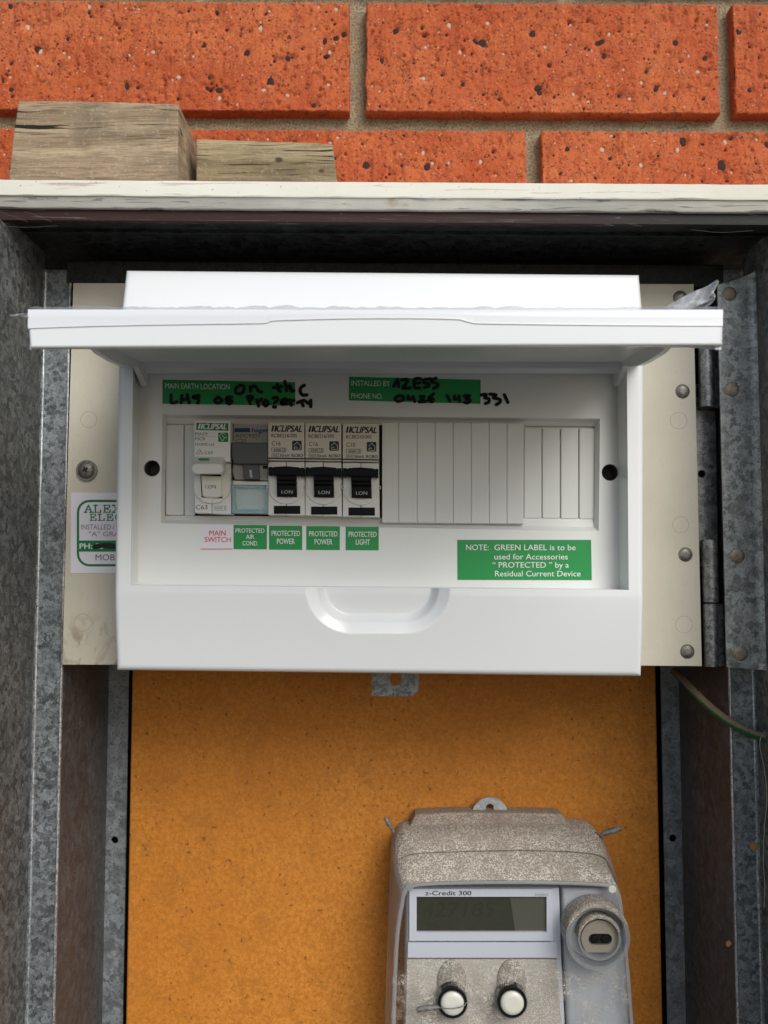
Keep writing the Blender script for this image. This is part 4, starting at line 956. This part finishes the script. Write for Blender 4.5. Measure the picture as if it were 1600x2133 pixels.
# main switch
r = brk_root(405, 480, 1070, 'white main switch breaker marked C63 with a green logo band, leftmost of the row')
MB().px([(404.5, 876), (480, 877), (480, 962), (405, 961)], 427, 440, .3, 2).build('label_block', 'device', r)
MB().px([(405, 963), (441, 963), (441, 1069), (405.5, 1068)], DY, 440, .35, 2).px([(442, 963), (480.5, 965), (481.5, 1071), (442, 1069.5)], DY, 440, .35, 2).build('body', 'device', r)
cx = 440; MB().px([(403.5, 985), (478, 985)]+[(cx+min(max(p[0]-cx, -37), 40), p[1]) for p in half(cx+1, 1008, 41.5, 10, 170)], DY-1.4, DY+.1, .7, 3).build('toggle_surround', 'cap', r)
MB().px([(417, 985), (460, 985), (463, 1038), (420, 1036)], DY-1.7, DY, .1).build('toggle_slot', 'dark', r, smooth=0)
MB().px([(418.5, 990), (460, 992), (461.5, 1034), (452, 1036.5), (430, 1036.5), (421, 1033)], DY-3.2, DY, .8).build('toggle', 'cap', r)
MB().px([(419, 1038), (441, 1040), (441, 1048.5), (421, 1045)], DY-1.8, DY, .2).px([(443, 1040.5), (463, 1038.5), (461, 1045), (443, 1049)], DY-1.9, DY, .2).build('toggle_foot', 'device', r)
cp = MB(); o = rr(397.5, 964, 467, 988, 12); o2 = rr(399.5, 951, 469.5, 985, 10)
cp.loft([[P(x, y, 416.5) for x, y in rr(401, 967, 463.5, 985.5, 9)], [P(x, y, 417) for x, y in rr(398.5, 965, 466, 987.5, 11)], [P(x, y, 418) for x, y in o], [P(x, y, 428) for x, y in rr(400, 950, 471, 988, 12)]])
cp = cp.build('toggle_handle', 'cap', r, 'bone white rounded grip with a green bar')
MB().px(rr(413.5, 954.5, 435.5, 959.3, 2.3), 421.4, 424).build('green_bar', 'ink_green', r, smooth=0)
Y = 427-.06; t = MB(); 
o = MB().px([(409, 880.5), (476, 881.5), (476, 897.5), (409, 895.5)], Y, Y+.05).px(rr(454.5, 901, 475.5, 920.5, 2), Y, Y+.05).build('logo_band', 'ink_green', r, smooth=0)
t2 = MB(); logo(t2, 412, 893.5, 60, 11, Y-.05); t2.ribbon(spline([(470, 905), (463, 902.5), (458, 908), (461, 915), (464, 918.5), (467, 912), (463, 907)], 4), .9, Y-.06).ribbon([(463, 908), (471, 913), (472, 909)], .8, Y-.08); t2.build('logo', 'ink_white', r, smooth=0)
t.text('MAX9', 407, 907, 6.3, 25, Y, bold=.014).text('MCB', 407, 917, 6.3, 20, Y, bold=.014).text('MX9MC163', 407, 928.5, 5.6, 39, Y, bold=.01).text('C63', 426, 946, 6.6, 17, Y, bold=.014)
t.ribbon([(407, 908.8), (449, 909.2)], .4, Y-.01); t.ribbon([(416, 935.5), (423, 945.8), (408.5, 945.8)], 1.1, Y-.02, True); t.ribbon([(413.5, 941.5), (415.5, 943.5), (418.5, 939.8)], 1, Y-.03)
t.text('I.ON', 428.5, 1017.5, 7.6, 21, DY-3.27, bold=.02)
t.text('C63', 408, 1061, 9, 24, DY-.07, bold=.02).text('6000', 447.5, 1061, 5.6, 16, DY-.07).text('3', 466, 1061, 5.6, 3.8, DY-.07).ribbon([(446, 1054), (471, 1054), (471, 1063), (446, 1063)], .6, DY-.06, True)
t.build('print', 'ink_grey', r, smooth=0)
# grey hooded breaker
r = brk_root(482, 558, 1072, 'grey hooded breaker with a pale blue clear flap, second from the left')
MB().px([(485, 883), (558, 884), (558, 925), (485, 925)], 434, 440).build('label_block', 'grey_lab', r, smooth=0)
MB().px([(482, 921), (557, 922), (558, 966), (487, 966), (481.5, 948)], 426.5, 440, .8, 3).build('hood', 'hood', r)
MB().px([(485, 967), (558, 968), (558, 1001), (489, 999), (484, 985)], 431, 440, .6).build('body', 'grey_lab', r)
MB().px([(505, 966), (539, 966), (540.5, 999.5), (508, 999.5)], 429.2, 432, .5).build('toggle', 'hood', r)
MB().px(rr(547.5, 970, 558, 976.5), 430.8, 431.5).px(rr(508, 998.5, 541, 1000.5), 429.0, 430).build('toggle_slot', 'dark', r, smooth=0)
MB().px([(484, 1001), (558, 1001), (558, 1070), (484, 1069)], 434.5, 440).build('lower_body', 'device', r, smooth=0)
Y = 429.1; MB().px([(519, 978.5), (524, 978.5), (526, 994.5), (521, 994.5)], 429.1, 429.3).build('print', 'ink_silver', r, smooth=0)
MB().text('ADC920T', 490.5, 911.5, 7.6, 53, 433.9).text('C20', 491, 922, 7.2, 22, 433.9).px([(484, 882), (486.5, 883), (486.5, 918), (485, 918)], 433.9, 434).build('print', 'ink_black', r, smooth=0)
MB().px(rr(488.5, 891.5, 520.5, 900, 1), 433.6, 434).text(':hager', 522, 900, 8.5, 38, 433.88, bold=.03).build('print', 'ink_blue', r, smooth=0)
MB().px([(486, 1001), (558, 1003), (558, 1011), (486, 1010)], 431.5, 434.5, .3).build('cover_hinge', 'device', r, smooth=0)
MB().px([(489, 1017), (553, 1018), (553, 1059), (489, 1059)], 430.0, 430.7, .2).build('clear_flap', 'bluecover', r)
MB().px([(484, 1011), (489, 1011), (490, 1062), (484, 1070)], 429.8, 434, .2).px([(553, 1012), (558, 1012), (558, 1070), (553, 1062)], 429.8, 434, .2)\
    .px([(490, 1011), (552, 1012), (552, 1016), (490, 1015.5)], 429.9, 433, .2).px([(490, 1060), (552, 1061), (557, 1069), (485, 1069)], 429.7, 434, .2).px(rr(504, 1059.5, 539, 1064), 429.2, 429.6, .1).build('flap_frame', 'blueedge', r)

# ================================================================== electricity meter
MYb = HY-.5
met = root('electricity_meter', P(1060, 2133, MYb), 'dusty domestic electricity meter with a dim display under a clear cover', 'electricity meter')
tabp = half(1021, 1699, 38, 180, 360, 20)+[(1059, 1730), (983, 1730)]
key = [(1013, 1699), (1006, 1692), (1011, 1687), (1013, 1681)]+half(1020.5, 1682, 8, 180, 360, 8)+[(1028.5, 1687), (1034, 1692), (1031, 1699)]
MB().plate(tabp, [key], 524, 526).build('hanger_tab', 'zinc', met, 'half round zinc hanging tab with a keyhole', 25)
MB().px([(852, 1722), (866, 1697), (940, 1693), (1100, 1694), (1170, 1696), (1184, 1712), (1190, 1800), (850, 1800)], 517, 530, 1.5).build('back_shoulder', 'dust_back', met)
def ringp(pts, Y, k=6):
    q = spline(pts+[pts[0]], k)[:-1]; return [P(x, y, Y) for x, y in q]
YA, YB_, YC = 512, 497, 484
BOT = 2290
rA = [(812, BOT), (806, 2133), (808, 1960), (814, 1790), (818, 1756), (835, 1733), (862, 1725), (960, 1720), (1060, 1719), (1160, 1721), (1228, 1727), (1248, 1737), (1262, 1762), (1284, 1830), (1302, 1950), (1318, 2133), (1328, BOT), (1070, BOT)]
rB = [(806, BOT), (803, 2133), (808, 1960), (818, 1830), (823, 1804), (838, 1786), (870, 1777), (960, 1773), (1060, 1771), (1160, 1772), (1228, 1777), (1258, 1786), (1272, 1806), (1288, 1850), (1304, 1960), (1321, 2133), (1332, BOT), (1070, BOT)]
rC = [(812, BOT), (815, 2133), (822, 1960), (833, 1880), (838, 1856), (849, 1843), (880, 1838), (960, 1835), (1060, 1834), (1160, 1835), (1240, 1838), (1278, 1843), (1290, 1856), (1296, 1880), (1306, 1960), (1320, 2133), (1334, BOT), (1070, BOT)]
A_, B_, C_ = ringp(rA, YA), ringp(rB, YB_), ringp(rC, YC)
A0_ = [(p[0], MYb, p[2]) for p in A_]
def between(a, b_, t, dy=0): return [(p[0]*(1-t)+q[0]*t, p[1]*(1-t)+q[1]*t+dy, p[2]*(1-t)+q[2]*t) for p, q in zip(a, b_)]
zd = P(1060, 1850, YC)[2]
B1 = [(p[0]+(.5 if p[0] < 60 else -.5), YB_-.6, p[2]-.8) for p in B_]
G1 = [(p[0]*.997, YB_+1.5, p[2]-.7) for p in B_]
B1 = [(p[0]*.994, YB_-.3, p[2]-1.1) for p in B_]
allr = [A0_, A_, between(A_, B_, .5, -1.5), B_, G1, B1, between(B1, C_, .5, -1.0), between(B1, C_, .85, -.7), C_]
m1 = MB().loft(allr, False, False)
top = MB(); side = MB(); n = len(A_)
for k in range(len(allr)-1):
    for i in range(n):
        j = (i+1) % n; q4 = [allr[k][i], allr[k][j], allr[k+1][j], allr[k+1][i]]
        e = Vector(q4[1])-Vector(q4[0]); upface = abs(e.x) > abs(e.z)*.6 and q4[0][2] > -200
        (top if upface else side).add(q4, [(0, 1, 2, 3)])
def weld(mb):
    d = {}; idx = []; nv = []
    for p in mb.v:
        kx = (round(p[0], 3), round(p[1], 3), round(p[2], 3))
        if kx not in d: d[kx] = len(nv); nv.append(p)
        idx.append(d[kx])
    mb.v = nv; mb.f = [f for f in (tuple(dict.fromkeys(idx[i] for i in f)) for f in mb.f) if len(f) > 2]; return mb
weld(top).build('cover_top', 'dust_top', met, 'sloping top of the cover thick with pale dust', 50)
weld(side).build('cover_side', 'dust_wall', met, 'smoky clear side of the cover', 50)
# clear front window of the cover
fr = MB(); fr.v = list(C_); fr.f = [tuple(range(n))]; fr.build('cover_window', 'dust_clear', met, 'clear front of the cover, dusty in its lower half', 0)
# bright moulded lip of the clear window
lip_ = MB(); n = len(C_); cen = (P(1065, 2060, YC)[0], P(1065, 2060, YC)[2])
lip_.loft([[(cen[0]+(p[0]-cen[0])*q, YC+d_, cen[1]+(p[2]-cen[1])*q) for p in C_] for q, d_ in ((.998, -.1), (.985, -.7), (.97, -.6), (.963, .1))], False, False)
lip_.build('window_lip', 'clear_lip', met, 'pale moulded lip round the clear window', 50)
# inner case
IY = 492.0
MB().px([(848, 1850), (1165, 1850), (1170, 2000), (1185, 2290), (842, 2290), (846, 2000)], IY+1.5, 528, .8).build('inner_case', 'meter_face', met)
MB().px([(1172, 1852), (1288, 1852), (1302, 1960), (1322, 2290), (1190, 2290), (1176, 2000)], IY, 528, 2.5).build('right_housing', 'meter_right', met)
MB().plate([(853, 1852), (1152, 1852), (1152, 1960), (853, 1960)], [[(868, 1868), (1139, 1868), (1139, 1942), (868, 1942)]], IY-2.5, IY+1).build('display_bezel', 'meter_face', met, smooth=0)
lcd = MB().px([(866, 1866), (1062, 1866), (1074, 1945), (866, 1945)], IY-.6, IY).build('display', 'lcd', met, 'dark olive liquid crystal display', 0)
MB().px([(1062.2, 1866), (1142, 1866), (1142, 1945), (1074.2, 1945)], IY-.6, IY).build('display_glare', 'lcd_hi', met, 'right end of the display with glare painted paler', 0)  # glare on the glass, put in as a paler colour
MB().text('427185', 880, 1910, 30, 150, IY-.66, shear=.15).text('M', 890, 1936, 14, 20, IY-.66).build('segments', 'lcd_seg', lcd, smooth=0)
t = MB(); t.text('z-Credit 300', 886, 1865, 9, 96, IY-2.56, bold=.03).build('lettering', 'ink_black', met, smooth=0)
MB().text('Implant', 1115, 1866, 6, 27, IY-2.56).build('lettering', 'ink_grey', met, smooth=0)
MB().px([(850, 1963), (1160, 1963), (1163, 1996), (849, 1996)], IY-1.2, IY+1.4, .4).build('display_sill', 'meter_face', met)
MB().px([(848, 1999), (1160, 1999), (1182, 2290), (842, 2290)], IY-.5, IY+1.4, .4).build('lower_plate', 'meter_low', met, 'lower face powdered with pale dust')
# the two push buttons and their hooded wells
def bump_dome(cx, cy, rx, ry, Y, h, mat, name, par, lb=None, a0=0):
    mb = MB(); rings = []
    for k in range(8):
        t_ = math.pi/2*k/7; q = math.cos(t_)*.999+.001
        rings.append([P(cx+rx*q*math.cos(2*math.pi*i/28), cy+ry*q*math.sin(2*math.pi*i/28), Y-h*math.sin(t_)) for i in range(28)])
    return mb.loft(rings, False, True).build(name, mat, par, lb, 60)
for cx, cy in ((943, 2090), (1067.5, 2089)):
    bump_dome(cx-2, cy-42, 31, 50, IY-.5, 3.0, 'dust_top', 'button_hood', met)
    MB().ring(cx, cy, 26, 30.5, YC-3.2, YC+7, 32).build('button_ring', 'black', met)
    MB().dome(cx, cy, 26, YC-1.2, 2.2, 30, 6, .35, 6).build('push_button', 'button', met)
    MB().ring(cx, cy, 30.5, 33, YC-1.5, YC+7, 32).build('button_collar', 'ringclear', met)
# optical port on the right
px_, py_ = 1246, 1953
MB().ring(px_, py_, 59, 67, YC-9, YC+6, 44).build('port_collar', 'ringclear', met, 'clear round collar of the optical port')
def dust_arc(name, cx, cy, rpx, Yf, Yb, lipw, a0, a1, lb):
    c = P(cx, cy, Yf); R_ = P(cx+rpx, cy, Yf)[0]-c[0]; mb = MB(); rings = []
    for i in range(41):
        a = math.radians(a0+(a1-a0)*i/40); e = min(i, 40-i)/6; th = .5*min(1, e)
        rings.append([(c[0]+q*math.cos(a), y, c[2]+q*math.sin(a)) for q, y in ((R_+th*.6, Yb), (R_+th+.25*noise.noise((i*.4, 1, 2)), (Yf*2+Yb)/3), (R_+th, Yf+.6), (R_-.2, Yf-th), (R_-lipw*min(1, e), Yf-.15))])
    mb.loft(rings, False, False, False); mb.build(name, 'dust_top', met, lb, 70)
dust_arc('collar_dust', px_, py_, 67, YC-9, YC+4.5, 1.5, 12, 170, 'dust lying on the upper half of the collar')
MB().disc(px_, py_, 60, YC+1, YC+8, 40).build('port_floor', 'meter_right', met, smooth=40)
MB().ring(px_+3, py_+2, 40, 45, YC-6.5, YC+1.5, 40).build('port_ring', 'ringclear', met)
dust_arc('ring_dust', px_+3, py_+2, 45, YC-6.5, YC+1, 1.2, 5, 178, 'dust on the inner ring of the port')
dpl = [(px_+3+38*math.cos(math.radians(a)), py_+2+38*math.sin(math.radians(a))) for a in range(-230, 51, 8)]
dpl = [(x, min(y, py_+32)) for x, y in dpl]; 
MB().plate(dpl, [rr(1226, 1945, 1275, 1968, 11)], YC-3, YC-1.5).build('port_disc', 'steel', met, 'flat bottomed steel disc with an oval slot', 20)
MB().px(rr(1223, 1942, 1278, 1971, 11), YC-1.3, YC-.5).build('port_slot', 'dark', met)
MB().disc(1240, 1957, 8, YC-2.2, YC-1.2, 16, .5).disc(1260, 1957, 8, YC-2.2, YC-1.2, 16, .5).build('optic_lens', 'black', met)
MB().disc(1276, 1853, 8.5, YC-1.2, YC+1, 18, .5).build('corner_stud', 'button', met); MB().disc(853, 1848, 9, YC-.8, YC+1, 18, .5).build('corner_stud', 'ringclear', met)
# lead seals
def seal(pts, Y, r, label, wire=None):
    o = root('lead_seal', P(*pts[0], Y), label, 'lead seal', 'wire seals on the meter')
    q = [P(x, y, Y) for x, y in spline(pts, 5)]; MB().tube(q, lambda t_: r*(.75+.35*math.sin(math.pi*min(1, t_*1.1))), 10, True, .08).build('seal_body', 'lead', o, smooth=60)
    if wire: MB().tube([P(x, y, Yw) for x, y, Yw in spline(wire, 6)], .3, 8).build('seal_wire', 'lead', o)
seal([(802, 1703), (808, 1712), (820, 1733)], 508, 1.1, 'small lead seal standing up at the top left corner of the meter', [(812, 1716, 508), (820, 1730, 508), (822, 1738, 510)])
seal([(1254, 1738), (1268, 1733), (1284, 1728), (1294, 1726)], 508, 1.5, 'pale lead seal sticking out at the top right corner of the meter', [(1240, 1734, 510), (1252, 1737, 508), (1256, 1745, 506)])
seal([(868, 2104), (880, 2101), (900, 2099), (915, 2099)], 479, 1.35, 'lead seal lying across the left push button of the meter', [(912, 2099, 479), (940, 2101, 478), (965, 2096, 478), (972, 2088, 480)])

# ================================================================== cables, crumbs
cb = [(1405, 1398, 500), (1425, 1418, 485), (1452, 1447, 472), (1490, 1482, 462), (1530, 1510, 455), (1570, 1529, 452), (1615, 1542, 450), (1700, 1560, 450)]
MB().tube([P(*p) for p in spline(cb, 10)], 2.15, 16, True, .02).build('earth_cable', 'cable', None, 'green earth cable dusted brown curving out from behind the cream panel', 60, cat='cable')
wi_ = [(1590, 1529, 449), (1584, 1540, 448), (1584, 1560, 448), (1592, 1600, 448), (1598, 1660, 448), (1593, 1720, 448), (1590, 1790, 449), (1593, 1840, 449), (1592, 1890, 449)]
MB().tube([P(*p) for p in spline(wi_, 8)], .2, 8).build('loose_wire', 'wire', None, 'thin pale wire hanging from the green cable at the right edge', cat='wire')
for k, (x, y, s_, l_) in enumerate(((1519, 1967, 7, 'orange crumb of leaf caught low on the right flange'), (1572, 1765, 11, 'round brown crumb stuck on the right flange below the cable'))):
    m = MB(); m.px([(x+s_*rng.uniform(.6, 1.1)*math.cos(a*.7), y+s_*rng.uniform(.6, 1.1)*math.sin(a*.7)) for a in range(9)], FY-1.1, FY+.2, .5); m.build('crumb', 'debris', None, l_, 30, cat='debris')

def threads(paths, label):
    m = MB()
    for pth in paths:
        q = spline([P(*p) for p in pth], 6); m.tube([(x, y+.15*rng.uniform(-1, 1), z+.1*rng.uniform(-1, 1)) for x, y, z in q], .05, 5)
    return m.build('cobweb', 'web', None, label, 60, cat='cobweb')
M['web'] = m_flat('dusty_cobweb_silk', L(.20, .17, .12), .8)
threads([[(-10, 437, 406), (30, 452, 407), (58, 462, 409)], [(50, 440, 408), (85, 452, 408), (108, 463, 409)], [(0, 471, 409), (60, 473, 410), (120, 470, 411)]], 'dusty cobweb threads across the top left corner of the box')
threads([[(1535, 440, 407), (1560, 446, 407), (1580, 450, 408)], [(1440, 478, 410), (1500, 484, 411), (1570, 480, 411)], [(1575, 742, 440), (1582, 752, 441), (1578, 762, 441), (1590, 760, 441)]], 'dusty cobweb threads in the top right corner of the box')
